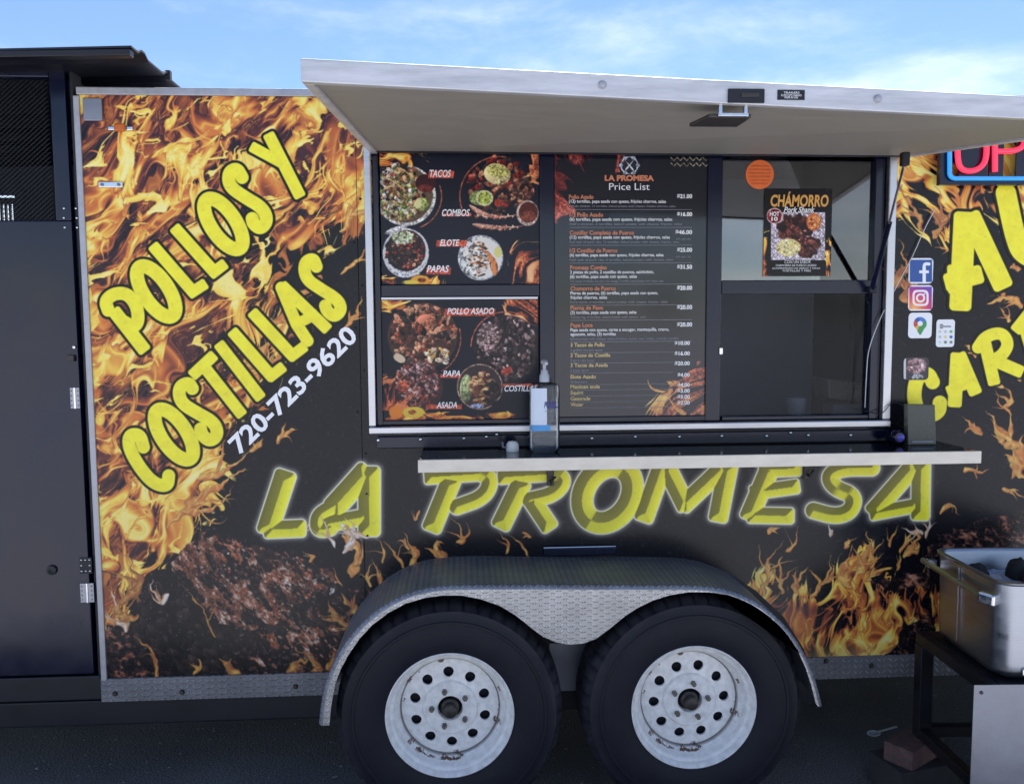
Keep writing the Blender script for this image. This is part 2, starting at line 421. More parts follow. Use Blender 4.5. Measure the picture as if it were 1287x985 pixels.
        r1 = 1 - np.abs(2 * vnoise((ux * .8 + uy * .6) / 11, (-ux * .6 + uy * .8) / 6.5, seed + 64) - 1)
        r2 = 1 - np.abs(2 * vnoise(ux / 4.4, uy / 4.0, seed + 66) - 1)
        t = .44 + .30 * (r1 - .55) + .26 * (r2 - .55) + (g - .5) * .45 + .42 * (h - .5) + .10 * (st - .55) + li
        col = ramp(t, [(.34, (20, 19, 23)), (.50, (34, 31, 34)), (.56, (70, 46, 42)), (.64, (132, 80, 62)), (.73, (178, 118, 92)), (.85, (214, 164, 138)), (1, (240, 214, 196))])
        sp = sstep(.80, .88, fbm(x / 2.4, y / 2.4, 2, seed + 50)) * .5 * sstep(.3, .6, h)
        col = col * (1 - sp[..., None]) + np.array((190, 180, 175), np.float32) * sp[..., None]
        c.put(k, m.astype(np.float32), col)
    def l1(x, y):
        a = np.exp(-(((x - 320) * .8 + (y - 740) * .6) / 72) ** 2 - ((-(x - 320) * .6 + (y - 740) * .8) / 40) ** 2) * .26
        b = np.exp(-((x - 372) / 48) ** 2 - ((y - 818) / 26) ** 2) * .22
        d = np.exp(-((x - 235) / 70) ** 2 - ((y - 800) / 46) ** 2) * .30
        return a + b - d - .06
    meat((120, 650, 520, 870), [(262, 660), (318, 690), (350, 690), (392, 706), (418, 742), (444, 760), (450, 800), (440, 870), (130, 870), (134, 800), (165, 775), (160, 735), (200, 712), (225, 716), (240, 690)], 400, l1)
    for (bx, by, rx_, ry_, n_, a_) in ((312, 728, 60, 38, 90, .75), (360, 775, 54, 36, 70, .75), (230, 800, 70, 44, 80, .6), (380, 818, 50, 28, 50, .5), (190, 770, 40, 40, 40, .9)):
        c.blobs(bx, by, rx_, ry_, [(30, 26, 28), (22, 20, 24), (40, 33, 33), (52, 40, 37)], n_, 2.6, 7, int(bx + by), 2.4, a_, .5)
    lt_ = [(186, 116, 84), (214, 156, 124), (150, 82, 56), (232, 198, 176), (120, 66, 50), (196, 96, 56)]
    def flank(box_, poly, seed, char):
        k = c.sl(*box_); X, Y = c.px[k], c.py[k]
        wx = X + 16 * (fbm(X / 16, Y / 16, 3, seed) - .5); wy = Y + 16 * (fbm(X / 16 + 9, Y / 16, 3, seed + 5) - .5)
        m = np.zeros(X.shape, bool); n = len(poly)
        for i in range(n):
            (ax, ay), (bx, by) = poly[i], poly[(i + 1) % n]
            m ^= ((ay > wy) != (by > wy)) & (wx < (bx - ax) * (wy - ay) / ((by - ay) or 1e-6) + ax)
        u = (X * .62 + Y * .78); w_ = (-X * .78 + Y * .62)
        base = fbm(u / 30, w_ / 9, 3, seed + 11)
        col = ramp(base, [(.25, (88, 52, 44)), (.42, (140, 84, 64)), (.55, (182, 122, 96)), (.66, (150, 74, 48)), (.8, (210, 160, 134))])
        grain = fbm(X / 3.0, Y / 3.0, 3, seed + 15, .7)[..., None]
        col = col * (.30 + 1.05 * grain)
        ch_ = sstep(char, char + .05, fbm(u / 17 + 3, w_ / 10, 4, seed + 21, .62))[..., None]
        dk = np.array((27, 24, 26), np.float32) * (.7 + .7 * grain)
        col = col * (1 - ch_) + dk * ch_
        hl = sstep(.63, .69, fbm(u / 7, w_ / 3.2, 3, seed + 31, .6))[..., None] * (1 - ch_ * .8)
        col = col * (1 - hl) + np.array((226, 192, 172), np.float32) * (.5 + .7 * grain) * hl
        c.put(k, m * 1.0, np.clip(col, 0, 255))
    flank((190, 650, 470, 830), [(212, 706), (240, 682), (272, 676), (318, 694), (356, 716), (392, 752), (404, 776), (384, 790), (340, 786), (304, 796), (272, 776), (236, 742)], 1200, .47)
    flank((330, 690, 480, 770), [(346, 706), (380, 700), (410, 716), (428, 742), (414, 752), (384, 744), (356, 730)], 1240, .46)
    flank((310, 780, 480, 860), [(322, 806), (360, 790), (410, 788), (446, 806), (440, 846), (370, 856), (330, 840)], 1280, .43)
    flank((120, 770, 240, 870), [(134, 786), (160, 796), (178, 830), (186, 860), (130, 860)], 1320, .42)
    rs = random.Random(77)
    for q in range(11):          # seared ridges that run down the flank
        x0, y0 = 238 + q * 15 + rs.uniform(-5, 5), 688 + q * 3.2 + rs.uniform(-6, 6)
        L_ = rs.uniform(60, 100) * (1 if 1 < q < 9 else .55)
        for t in range(int(L_ * .3)):
            u = t / .3; x_ = x0 + u * .62 + 3 * math.sin(u / 9 + q) + rs.gauss(0, 2.4); y_ = y0 + u * .80 + rs.gauss(0, 2.2)
            if rs.random() < .30: continue
            cc = rs.choice(lt_); f = rs.uniform(.55, 1.1) * (1 - .45 * u / L_)
            c.ell(x_, y_, rs.uniform(.9, 2.9), rs.uniform(.6, 1.5), [v * f for v in cc], .9 + rs.uniform(-.5, .5), .7, .9, .5)
    for (bx, by, rx_, ry_, n_) in ((385, 722, 34, 16, 14), (390, 806, 40, 26, 18), (416, 748, 26, 10, 20), (300, 690, 40, 14, 14)):
        c.blobs(bx, by, rx_, ry_, lt_ + [(40, 34, 34), (28, 25, 27), (34, 30, 30)], n_, .8, 2.2, int(bx * 3 + by), 3, .6, .5)
    c.blobs(285, 760, 150, 88, [(150, 150, 156), (190, 186, 184), (96, 92, 94)], 170, .45, .8, 99, 1.6)
    meat((120, 770, 240, 870), [(130, 790), (165, 800), (190, 850), (190, 870), (120, 870)], 420, lambda a, b: .02 + 0 * a)
    meat((380, 720, 520, 760), [(390, 735), (430, 738), (520, 738), (520, 752), (430, 760), (395, 764)], 450, lambda a, b: -.04 + 0 * a)
    meat((1150, 630, 1430, 700), [(1160, 684), (1200, 664), (1240, 656), (1287, 636), (1420, 620), (1420, 720), (1160, 700)], 470, lambda a, b: .02 + 0 * a)
    meat((1090, 716, 1170, 744), [(1098, 728), (1130, 720), (1168, 716), (1168, 736), (1110, 742)], 480, lambda a, b: -.10 + .25 * np.exp(-((a - 1140) / 14) ** 2))
    meat((1100, 770, 1180, 830), [(1104, 826), (1130, 800), (1170, 770), (1180, 830)], 490, lambda a, b: -.12 + 0 * a)
    for pts, w in ([((212, 748), (200, 752), (190, 728)), 7], [((158, 792), (150, 776), (138, 742)), 9]):
        lick(pts, w, (216, 150, 96), (246, 236, 224))
    for pts, w in ([((300, 846), (284, 838), (276, 828)), 8], [((366, 846), (372, 834), (384, 828)), 7], [((390, 846), (398, 836), (372, 816)), 8], [((244, 850), (250, 838), (248, 828)), 4], [((410, 840), (420, 832), (440, 828)), 8],
                   [((200, 852), (190, 820), (166, 798)), 3.5], [((270, 800), (256, 768), (222, 728)), 2.2], [((150, 755), (172, 730), (150, 690)), 11], [((170, 772), (150, 770), (158, 735)), 10],
                   [((442, 792), (420, 772), (412, 752)), 7], [((450, 770), (440, 760), (430, 748)), 6], [((452, 800), (440, 786), (400, 770)), 5]):
        lick(pts, w, (176, 104, 66), (232, 182, 88))
    for bx, by, br in ((417, 743, 3.2), (396, 730, 2.4), (360, 730, 2.0)):
        c.blobs(bx, by, br, br * 1.5, [(226, 214, 200), (190, 160, 146), (240, 234, 226)], 9, .7, 1.5, int(bx))
    # ---- lettering
    for wd, out, ol in ((WORD_POLLOS, 3.1, BLK), (WORD_COSTILLAS, 3.1, BLK), (WORD_AL, 3.6, BLK), (WORD_CARBON, 2.2, BLK)):
        b = word_box(wd, 8)
        k = c.sl(*b); d = stroke_sdf(c.px[k], c.py[k], wd)
        c.put(k, sstep(out + .6, out - .6, d), ol)
        n = .96 + .08 * fbm(c.px[k] / 9, c.py[k] / 9, 2, 700)
        c.put(k, sstep(.6, -.6, d), np.array(YEL, np.float32) * n[..., None])
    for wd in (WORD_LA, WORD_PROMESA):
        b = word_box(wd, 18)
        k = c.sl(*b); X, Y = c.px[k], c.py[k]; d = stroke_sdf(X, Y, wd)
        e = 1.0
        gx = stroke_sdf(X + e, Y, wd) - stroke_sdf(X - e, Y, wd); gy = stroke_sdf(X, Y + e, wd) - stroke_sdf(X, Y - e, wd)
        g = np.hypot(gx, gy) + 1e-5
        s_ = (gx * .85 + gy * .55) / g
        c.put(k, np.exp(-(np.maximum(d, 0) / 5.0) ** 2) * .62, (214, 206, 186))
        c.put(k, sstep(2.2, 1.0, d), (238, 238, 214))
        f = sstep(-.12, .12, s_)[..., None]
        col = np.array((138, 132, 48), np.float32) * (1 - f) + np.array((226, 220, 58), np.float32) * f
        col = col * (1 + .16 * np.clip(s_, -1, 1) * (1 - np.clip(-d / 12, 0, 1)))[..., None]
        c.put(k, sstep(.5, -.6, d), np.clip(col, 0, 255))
    for pts, w in ([((420, 690), (412, 668), (404, 646)), 4], [((432, 692), (446, 672), (432, 650)), 6], [((464, 672), (440, 672), (430, 655)), 7], [((1160, 672), (1150, 668), (1136, 662)), 5], [((1166, 676), (1166, 660), (1172, 650)), 4], [((1042, 675), (1043, 668), (1040, 658)), 4]):
        lick(pts, w, (226, 180, 140), (248, 240, 232))
    f = sstep(.86, .99, np.linspace(0, 1, c.w))[None, :, None]
    c.a = c.a * (1 - f) + np.array((18, 18, 25), np.float32) * f
    # scuffs and dust that years of road have left
    s1 = sstep(.70, .80, fbm(x / 3.1, y / 3.1, 3, 880)) * .16
    c.a += (np.array((150, 150, 155), np.float32) - c.a) * s1[..., None]
    return c


def word_box(wd, m):
    xs = [p[0] for h, q in wd for p in q]; ys = [p[1] for h, q in wd for p in q]
    h = max(h for h, q in wd) + m
    return min(xs) - h, min(ys) - h, max(xs) + h, max(ys) + h


TORT, GRN, WHT, MEA, RED, CHAR = [(206, 170, 120), (180, 140, 96), (150, 110, 74)], [(90, 110, 58), (130, 150, 80), (170, 180, 110)], [(216, 214, 206), (190, 190, 184)], \
    [(150, 92, 70), (112, 66, 54), (188, 130, 100), (80, 50, 46)], [(150, 50, 44), (110, 34, 34)], [(44, 38, 40), (30, 28, 32), (64, 54, 54)]


def bar(c, x0, y0, x1, y1):
    c.box(x0, y0, x1, y1, (196, 84, 60), .95, .6, .12)


def paint_combo(c):
    nav = (26, 29, 42)
    c.a[:] = nav
    c.a *= (.9 + .2 * fbm(c.px / 30, c.py / 30, 2, 3))[..., None]
    c.fire((470, 190, 545, 225), lambda x, y: sstep(225, 198, y) * sstep(545, 500, x), .5, 14, 21)
    c.fire((628, 190, 690, 370), lambda x, y: np.maximum(sstep(640, 672, x) * sstep(245, 205, y), sstep(630, 660, x) * sstep(300, 318, y) * .92), -.9, 17, 24, stops=[(0, (70, 34, 34)), (.4, (150, 74, 54)), (.8, (214, 130, 84)), (1, (240, 190, 140))])
    c.fire((480, 338, 565, 362), lambda x, y: sstep(342, 356, y) * sstep(562, 540, x), 0, 12, 28)
    # tacos
    c.ring(514, 247, 41, 1.3, (170, 96, 66), .9, -70, 20)
    c.ell(510, 246, 38, 38, (196, 192, 186)); c.ell(509, 245, 35, 35, (96, 78, 60))
    c.blobs(505, 240, 31, 34, TORT + GRN + MEA + WHT + CHAR, 210, 1.6, 3.6, 5)
    for a, b in (((480, 222), (520, 252)), ((480, 256), (518, 262)), ((498, 212), (522, 230)), ((500, 280), (516, 266)), ((482, 238), (512, 240))):
        c.tongue((a, ((a[0] + b[0]) / 2, (a[1] + b[1]) / 2 - 5), b), 2.4, (196, 150, 100), (220, 182, 130))
    c.blobs(500, 262, 24, 14, WHT + GRN + TORT, 60, 1.2, 2.4, 6)
    c.ell(535, 230, 13, 11, (58, 30, 34)); c.ell(535, 237, 10, 5, (110, 48, 44)); c.ell(530, 257, 9, 8, (150, 160, 92), 0, .8, 1, .5); c.ell(526, 256, 4, 6, (214, 208, 150))
    # combo platter
    c.ring(628, 247, 50, 1.3, (170, 96, 66), .9, 80, 200)
    c.blobs(628, 232, 40, 34, MEA + CHAR + RED, 120, 2, 5, 8)
    c.ell(625, 219, 17, 13, (222, 206, 150), .2, .8, 1, .3); c.ell(626, 215, 14, 8, (180, 174, 100), .2)
    c.ell(601, 249, 11, 9, (128, 140, 84)); c.ell(609, 249, 11, 10, (206, 206, 150), 0, .8); c.ell(609, 249, 8.5, 7.5, (150, 160, 76))
    c.blobs(655, 240, 14, 14, MEA + CHAR, 50, 2, 4, 9); c.ell(626, 255, 5, 5, (150, 54, 44))
    for q in (((590, 258), (620, 272), (656, 268)), ((594, 282), (626, 286), (658, 284))):
        c.tongue(q, 5.2, (176, 110, 92), (226, 180, 160))
        c.blobs(q[1][0], q[1][1], 26, 3, [(150, 88, 72), (220, 176, 150)], 24, .8, 1.8, 12)
    c.ell(663, 268, 14, 16, (196, 172, 160)); c.ell(664, 267, 12, 13, (86, 40, 38)); c.ell(664, 272, 9, 7, (120, 62, 50))
    # papas
    c.ell(510, 318, 29, 31, (206, 204, 206)); c.ell(510, 315, 25, 26, (46, 38, 42))
    c.blobs(509, 315, 24, 24, MEA + CHAR + RED + CHAR, 130, 1.4, 3, 14); c.blobs(507, 299, 13, 8, [(190, 200, 160), (220, 222, 206), (150, 170, 110)], 60, 1, 2.2, 15)
    c.tongue(((488, 334), (512, 344), (536, 330)), 5, (190, 190, 194), (226, 224, 226)); c.ell(498, 289, 14, 4, (200, 196, 196), -.3)
    c.ell(528, 352, 12, 6, (226, 160, 60)); c.ell(530, 352, 5, 3, (130, 66, 40)); c.ell(516, 355, 10, 3, (222, 196, 80))
    # elote
    c.ell(604, 324, 28.5, 28.5, (170, 172, 176)); c.ell(605, 324, 26, 26, (222, 218, 214))
    c.blobs(595, 322, 16, 24, [(150, 150, 150), (110, 110, 116), (226, 226, 226)], 90, 1, 2, 17)
    c.blobs(601, 326, 12, 22, [(222, 206, 180), (190, 116, 70), (70, 58, 56), (238, 232, 224)], 90, .8, 2.2, 18, 3, .1)
    c.tongue(((622, 345), (618, 326), (606, 312)), 8, (206, 118, 70), (222, 150, 96)); c.ell(626, 317, 5, 7, (214, 206, 130))
    for b in ((538, 215, 570, 224), (555, 268, 592, 272), (548, 302, 586, 310), (535, 336, 566, 345)):
        bar(c, *b)


def paint_grill(c):
    c.a[:] = (26, 29, 40)
    c.a *= (.9 + .2 * fbm(c.px / 30, c.py / 30, 2, 43))[..., None]
    c.fire((620, 370, 690, 440), lambda x, y: sstep(625, 650, x) * sstep(430, 385, y - (x - 650) * .9), .6, 17, 44, stops=[(0, (80, 38, 36)), (.4, (166, 84, 58)), (.8, (222, 142, 88)), (1, (244, 204, 150))])
    c.fire((480, 372, 520, 400), lambda x, y: sstep(398, 384, y) * sstep(518, 500, x), .3, 13, 46)
    c.fire((480, 470, 690, 530), lambda x, y: np.maximum(sstep(500, 520, y) * sstep(545, 525, x) * 1.05, sstep(515, 524, y) * .86), 0, 13, 47)
    c.ring(531, 425, 48, 1.3, (170, 90, 66), .9, -60, 15)
    c.ell(531, 422, 44, 42, (70, 50, 44)); c.blobs(531, 420, 40, 37, MEA + MEA + CHAR + [(206, 156, 120), (150, 70, 50)], 170, 2, 5.5, 51)
    c.ell(536, 402, 12, 7, (200, 120, 92), 0, .8, 1, .6); c.blobs(550, 448, 16, 10, [(220, 196, 170), (60, 44, 42), (206, 160, 90)], 26, 1.6, 4, 52); c.ell(502, 450, 8, 5, (214, 190, 160), .5)
    c.ring(636, 436, 44, 1.3, (170, 90, 66), .9, 70, 180)
    c.ell(637, 438, 42, 42, (40, 36, 40)); c.blobs(637, 438, 40, 40, CHAR + CHAR + [(120, 92, 90), (176, 150, 144), (90, 66, 64)], 260, 1.4, 3.6, 53)
    c.blobs(614, 424, 14, 18, [(186, 158, 152), (150, 120, 116), (90, 70, 70)], 90, 1.2, 2.6, 54); c.tongue(((640, 400), (632, 426), (616, 440)), 5, (40, 34, 38), (60, 50, 54))
    c.ell(637, 466, 7, 5, (172, 74, 62), -.4)
    c.ell(527, 486, 30, 30, (60, 40, 42)); c.blobs(525, 482, 28, 28, [(160, 120, 116), (96, 56, 54), (54, 40, 44), (186, 150, 146), (140, 70, 56)], 200, 1.3, 3, 55)
    c.fire((482, 470, 530, 515), lambda x, y: sstep(525, 505, x) * sstep(465, 490, y), -.8, 14, 58, stops=[(0, (90, 40, 36)), (.5, (180, 86, 60)), (1, (226, 140, 90))])
    c.ell(603, 486, 28, 28, (58, 48, 50)); c.ring(603, 486, 28, 1.4, (150, 120, 104)); c.ell(586, 488, 8, 17, (150, 158, 112), .05, .8, 1, .4)
    c.blobs(606, 488, 14, 20, [(190, 140, 90), (214, 170, 120), (120, 76, 60), (90, 50, 46)], 70, 1.4, 3.4, 59, 3, .1); c.blobs(618, 495, 9, 14, CHAR, 30, 2, 4, 60); c.ell(600, 510, 8, 3, (150, 160, 190))
    for b in ((558, 388, 622, 397), (553, 470, 579, 475), (632, 482, 680, 486), (535, 508, 580, 514)):
        bar(c, *b)
    c.ell(498, 518, 9, 8, (226, 130, 50)); c.ell(520, 518, 14, 7, (220, 186, 70)); c.ell(518, 518, 5, 3, (150, 84, 44))


def paint_price(c):
    c.a[:] = (27, 29, 38)
    c.a *= (.92 + .16 * fbm(c.px / 40, c.py / 40, 2, 83))[..., None]
    st = [(0, (60, 26, 34)), (.5, (120, 50, 50)), (1, (186, 96, 80))]
    c.fire((690, 190, 790, 290), lambda x, y: np.maximum(sstep(222, 200, y) * sstep(790, 770, x), sstep(728, 704, x) * sstep(285, 240, y)), .4, 22, 84, stops=st)
    c.fire((812, 455, 895, 530), lambda x, y: sstep(0, 34, (y - 470) * .6 + (x - 838) * .75), -1.0, 22, 88, stops=[(0, (90, 44, 40)), (.5, (176, 92, 66)), (.85, (220, 150, 80)), (1, (244, 210, 120))])
    c.tongue(((862, 520), (850, 512), (838, 496)), 5, (206, 120, 70), (240, 180, 90)); c.tongue(((836, 492), (820, 488), (814, 476)), 3)
    for k in range(12):
        for yy in (200, 207):
            s = 1 if k % 2 else -1
            x0 = 843 + k * 4
            c.tongue(((x0, yy + s * 2.2), (x0 + 2, yy), (x0 + 4, yy - s * 2.2)), .9, (190, 176, 140), (200, 186, 150))
    c.ring(791, 208, 10.5, 1.4, (180, 186, 196)); 
    for a in range(0, 360, 60):
        c.ell(791 + 10.5 * math.cos(math.radians(a)), 208 + 10.5 * math.sin(math.radians(a)), 2.6, 2.6, (160, 168, 180))
    c.ell(791, 208, 8, 8, (40, 44, 58))
    for q in (((786, 214), (791, 208), (796, 202)), ((796, 214), (791, 208), (786, 202))):
        c.tongue(q, 1.8, (236, 236, 238), (240, 240, 240))


def paint_shank(c):
    c.a[:] = (24, 23, 26)
    c.fire((955, 280, 980, 350), lambda x, y: sstep(972, 960, x) * sstep(280, 345, y) * 1.1, -1.4, 10, 91)
    c.fire((1028, 270, 1050, 350), lambda x, y: sstep(1034, 1042, x) * sstep(275, 345, y) * 1.1, -1.7, 10, 93)
    c.box(969, 267, 1037, 327, (196, 188, 198))
    k = c.sl(969, 267, 1037, 327); X, Y = c.px[k], c.py[k]
    ch = ((np.floor(X / 2.2) + np.floor(Y / 2.2)) % 2)
    c.put(k, ch * .4 * (X > 969.5) * (X < 1036.5) * (Y > 267.5) * (Y < 326.5), (130, 112, 134))
    c.blobs(1000, 290, 20, 17, [(70, 38, 36), (52, 30, 32), (96, 50, 44), (40, 26, 30)], 90, 2.4, 6, 95); c.blobs(1016, 310, 14, 12, [(70, 38, 36), (52, 30, 32), (120, 66, 56)], 50, 2, 5, 96)
    c.blobs(1002, 296, 16, 12, [(150, 90, 78), (206, 150, 130)], 10, .8, 1.8, 97)
    c.ell(991, 311, 15, 11, (226, 208, 140), 0, 1.2); c.blobs(991, 311, 14, 10, [(236, 222, 160), (206, 184, 110), (244, 236, 190)], 60, .9, 1.9, 98)
    c.ell(1023, 279, 9.5, 11, (206, 110, 66)); c.blobs(1023, 280, 7.5, 8, [(226, 140, 80), (186, 84, 50), (236, 190, 130)], 30, 1, 2.2, 99)
    c.ell(973.5, 271.5, 10, 10, (200, 180, 180)); c.ell(973.5, 271.5, 8.8, 8.8, (120, 26, 36))
    c.box(969, 327, 1037, 340, (22, 21, 24))


# ------------------------------------------------------------------ materials
def nodes(name):
    m = bpy.data.materials.new(name); m.use_nodes = True
    nt = m.node_tree
    b = nt.nodes.get('Principled BSDF')
    return m, nt, b, nt.nodes.new, nt.links.new


def lin(c):
    return tuple((v / 255 / 12.92 if v / 255 <= .04045 else ((v / 255 + .055) / 1.055) ** 2.4) for v in c) + (1.0,)


def mat(name, rgb, rough=.5, metal=0., var=.12, scale=9., bump=.0, bscale=60., rvar=.12, ior=1.5, coat=0., stretch=(1, 1, 1)):
    """painted / metal surface: mottled colour, uneven gloss and fine relief"""
    m, nt, b, N, L = nodes(name)
    tc = N('ShaderNodeTexCoord'); mp = N('ShaderNodeMapping'); mp.inputs['Scale'].default_value = stretch
    L(tc.outputs['Object'], mp.inputs['Vector'])
    n = N('ShaderNodeTexNoise'); n.inputs['Scale'].default_value = scale; n.inputs['Detail'].default_value = 6; n.inputs['Roughness'].default_value = .65
    L(mp.outputs[0], n.inputs['Vector'])
    c = lin(rgb)
    cr = N('ShaderNodeValToRGB')
    cr.color_ramp.elements[0].position = .3; cr.color_ramp.elements[1].position = .7
    cr.color_ramp.elements[0].color = tuple(max(0, v * (1 - var)) for v in c[:3]) + (1,)
    cr.color_ramp.elements[1].color = tuple(min(1, v * (1 + var)) for v in c[:3]) + (1,)
    L(n.outputs['Fac'], cr.inputs['Fac']); L(cr.outputs['Color'], b.inputs['Base Color'])
    mr = N('ShaderNodeMapRange'); mr.inputs['From Min'].default_value = .3; mr.inputs['From Max'].default_value = .7
    mr.inputs['To Min'].default_value = max(.02, rough - rvar); mr.inputs['To Max'].default_value = min(1, rough + rvar)
    L(n.outputs['Fac'], mr.inputs['Value']); L(mr.outputs[0], b.inputs['Roughness'])
    b.inputs['Metallic'].default_value = metal; b.inputs['IOR'].default_value = ior
    b.inputs['Coat Weight'].default_value = coat; b.inputs['Coat Roughness'].default_value = .08
    if bump:
        n2 = N('ShaderNodeTexNoise'); n2.inputs['Scale'].default_value = bscale; n2.inputs['Detail'].default_value = 4
        L(mp.outputs[0], n2.inputs['Vector'])
        bp = N('ShaderNodeBump'); bp.inputs['Strength'].default_value = bump; bp.inputs['Distance'].default_value = .002
        L(n2.outputs['Fac'], bp.inputs['Height']); L(bp.outputs[0], b.inputs['Normal'])
    return m


def print_mat(name, im, rough=.3, ior=1.5, wave=.02):
    m, nt, b, N, L = nodes(name)
    t = N('ShaderNodeTexImage'); t.image = im; t.interpolation = 'Cubic'; t.extension = 'EXTEND'
    uv = N('ShaderNodeUVMap'); uv.uv_map = 'print'
    L(uv.outputs[0], t.inputs['Vector']); L(t.outputs['Color'], b.inputs['Base Color'])
    tc = N('ShaderNodeTexCoord'); n = N('ShaderNodeTexNoise'); n.inputs['Scale'].default_value = 3.0; n.inputs['Detail'].default_value = 5
    L(tc.outputs['Object'], n.inputs['Vector'])
    mr = N('ShaderNodeMapRange'); mr.inputs['To Min'].default_value = rough - .08; mr.inputs['To Max'].default_value = rough + .1
    L(n.outputs['Fac'], mr.inputs['Value']); L(mr.outputs[0], b.inputs['Roughness'])
    bp = N('ShaderNodeBump'); bp.inputs['Strength'].default_value = wave; bp.inputs['Distance'].default_value = .05
    L(n.outputs['Fac'], bp.inputs['Height']); L(bp.outputs[0], b.inputs['Normal'])
    b.inputs['IOR'].default_value = ior
    return m


def glow_mat(name, rgb, strength):
    m, nt, b, N, L = nodes(name)
    b.inputs['Base Color'].default_value = lin(rgb); b.inputs['Emission Color'].default_value = lin(rgb)
    b.inputs['Emission Strength'].default_value = strength; b.inputs['Roughness'].default_value = .25
    return m


def glass_mat(name, ior=1.5, tint=(1, 1, 1), rough=0.0, dirt=.05):
    m, nt, b, N, L = nodes(name)
    nt.nodes.remove(b)
    out = [n for n in nt.nodes if n.type == 'OUTPUT_MATERIAL'][0]
    fr = N('ShaderNodeFresnel'); fr.inputs['IOR'].default_value = ior
    tr = N('ShaderNodeBsdfTransparent'); tr.inputs['Color'].default_value = tint + (1,)
    gl = N('ShaderNodeBsdfGlossy'); gl.inputs['Roughness'].default_value = rough
    df = N('ShaderNodeBsdfDiffuse'); df.inputs['Color'].default_value = (.5, .5, .5, 1)
    tc = N('ShaderNodeTexCoord'); n = N('ShaderNodeTexNoise'); n.inputs['Scale'].default_value = 7; n.inputs['Detail'].default_value = 8
    mr = N('ShaderNodeMapRange'); mr.inputs['From Min'].default_value = .4; mr.inputs['From Max'].default_value = .8; mr.inputs['To Max'].default_value = dirt
    L(tc.outputs['Object'], n.inputs['Vector']); L(n.outputs['Fac'], mr.inputs['Value'])
    m1 = N('ShaderNodeMixShader'); m2 = N('ShaderNodeMixShader')
    L(mr.outputs[0], m1.inputs[0]); L(tr.outputs[0], m1.inputs[1]); L(df.outputs[0], m1.inputs[2])
    L(fr.outputs[0], m2.inputs[0]); L(m1.outputs[0], m2.inputs[1]); L(gl.outputs[0], m2.inputs[2])
    L(m2.outputs[0], out.inputs['Surface'])
    return m


def tread_plate_mat(name, rgb, rough, pitch=.0195, metal=.9, depth=.006, uvname='plate'):
    """diamond plate: raised lozenges that alternate left and right"""
    m, nt, b, N, L = nodes(name)
    uv = N('ShaderNodeUVMap'); uv.uv_map = uvname
    def vm(op, a, v=None):
        n = N('ShaderNodeVectorMath'); n.operation = op; L(a, n.inputs[0])
        if v is not None:
            n.inputs[1].default_value = v
        return n.outputs[0]
    def ma(op, a, v=None):
        n = N('ShaderNodeMath'); n.operation = op
        for i, q in enumerate((a, v)):
            if q is None: continue
            if isinstance(q, (int, float)): n.inputs[i].default_value = q
            else: L(q, n.inputs[i])
        return n.outputs[0]
    sc = vm('MULTIPLY', uv.outputs[0], (1 / pitch, 1 / pitch, 0))
    fl = vm('FLOOR', sc); fr = vm('SUBTRACT', vm('FRACTION', sc), (.5, .5, 0))
    s1 = N('ShaderNodeSeparateXYZ'); L(fl, s1.inputs[0]); s2 = N('ShaderNodeSeparateXYZ'); L(fr, s2.inputs[0])
    par = ma('MODULO', ma('ABSOLUTE', s1.outputs[0]), 2.0)
    sg = ma('SUBTRACT', ma('MULTIPLY', par, 2.0), 1.0)
    y = ma('MULTIPLY', s2.outputs[1], sg)
    p = ma('MULTIPLY', ma('ADD', s2.outputs[0], y), .7071); q = ma('MULTIPLY', ma('SUBTRACT', s2.outputs[0], y), .7071)
    d = ma('ADD', ma('POWER', ma('ABSOLUTE', ma('DIVIDE', p, .52)), 2.0), ma('POWER', ma('ABSOLUTE', ma('DIVIDE', q, .135)), 2.0))
    h = N('ShaderNodeMapRange'); h.interpolation_type = 'SMOOTHSTEP'
    h.inputs['From Min'].default_value = 1.25; h.inputs['From Max'].default_value = .35
    L(d, h.inputs['Value'])
    bp = N('ShaderNodeBump'); bp.inputs['Distance'].default_value = depth; bp.inputs['Strength'].default_value = 1.0
    L(h.outputs[0], bp.inputs['Height']); L(bp.outputs[0], b.inputs['Normal'])
    tc = N('ShaderNodeTexCoord'); n = N('ShaderNodeTexNoise'); n.inputs['Scale'].default_value = 11; n.inputs['Detail'].default_value = 7
    L(tc.outputs['Object'], n.inputs['Vector'])
    c = lin(rgb)
    cr = N('ShaderNodeValToRGB'); cr.color_ramp.elements[0].position = .3; cr.color_ramp.elements[1].position = .72
    cr.color_ramp.elements[0].color = tuple(v * .72 for v in c[:3]) + (1,); cr.color_ramp.elements[1].color = c
    L(n.outputs['Fac'], cr.inputs['Fac'])
    mx = N('ShaderNodeMix'); mx.data_type = 'RGBA'; mx.blend_type = 'MULTIPLY'
    wr = N('ShaderNodeMapRange'); wr.inputs['To Min'].default_value = .55; wr.inputs['To Max'].default_value = 1.0; L(h.outputs[0], wr.inputs['Value'])
    mx.inputs['Factor'].default_value = 1.0
    L(cr.outputs['Color'], mx.inputs['A']); L(wr.outputs[0], mx.inputs['B']); L(mx.outputs['Result'], b.inputs['Base Color'])
    b.inputs['Metallic'].default_value = metal; b.inputs['Roughness'].default_value = rough
    return m


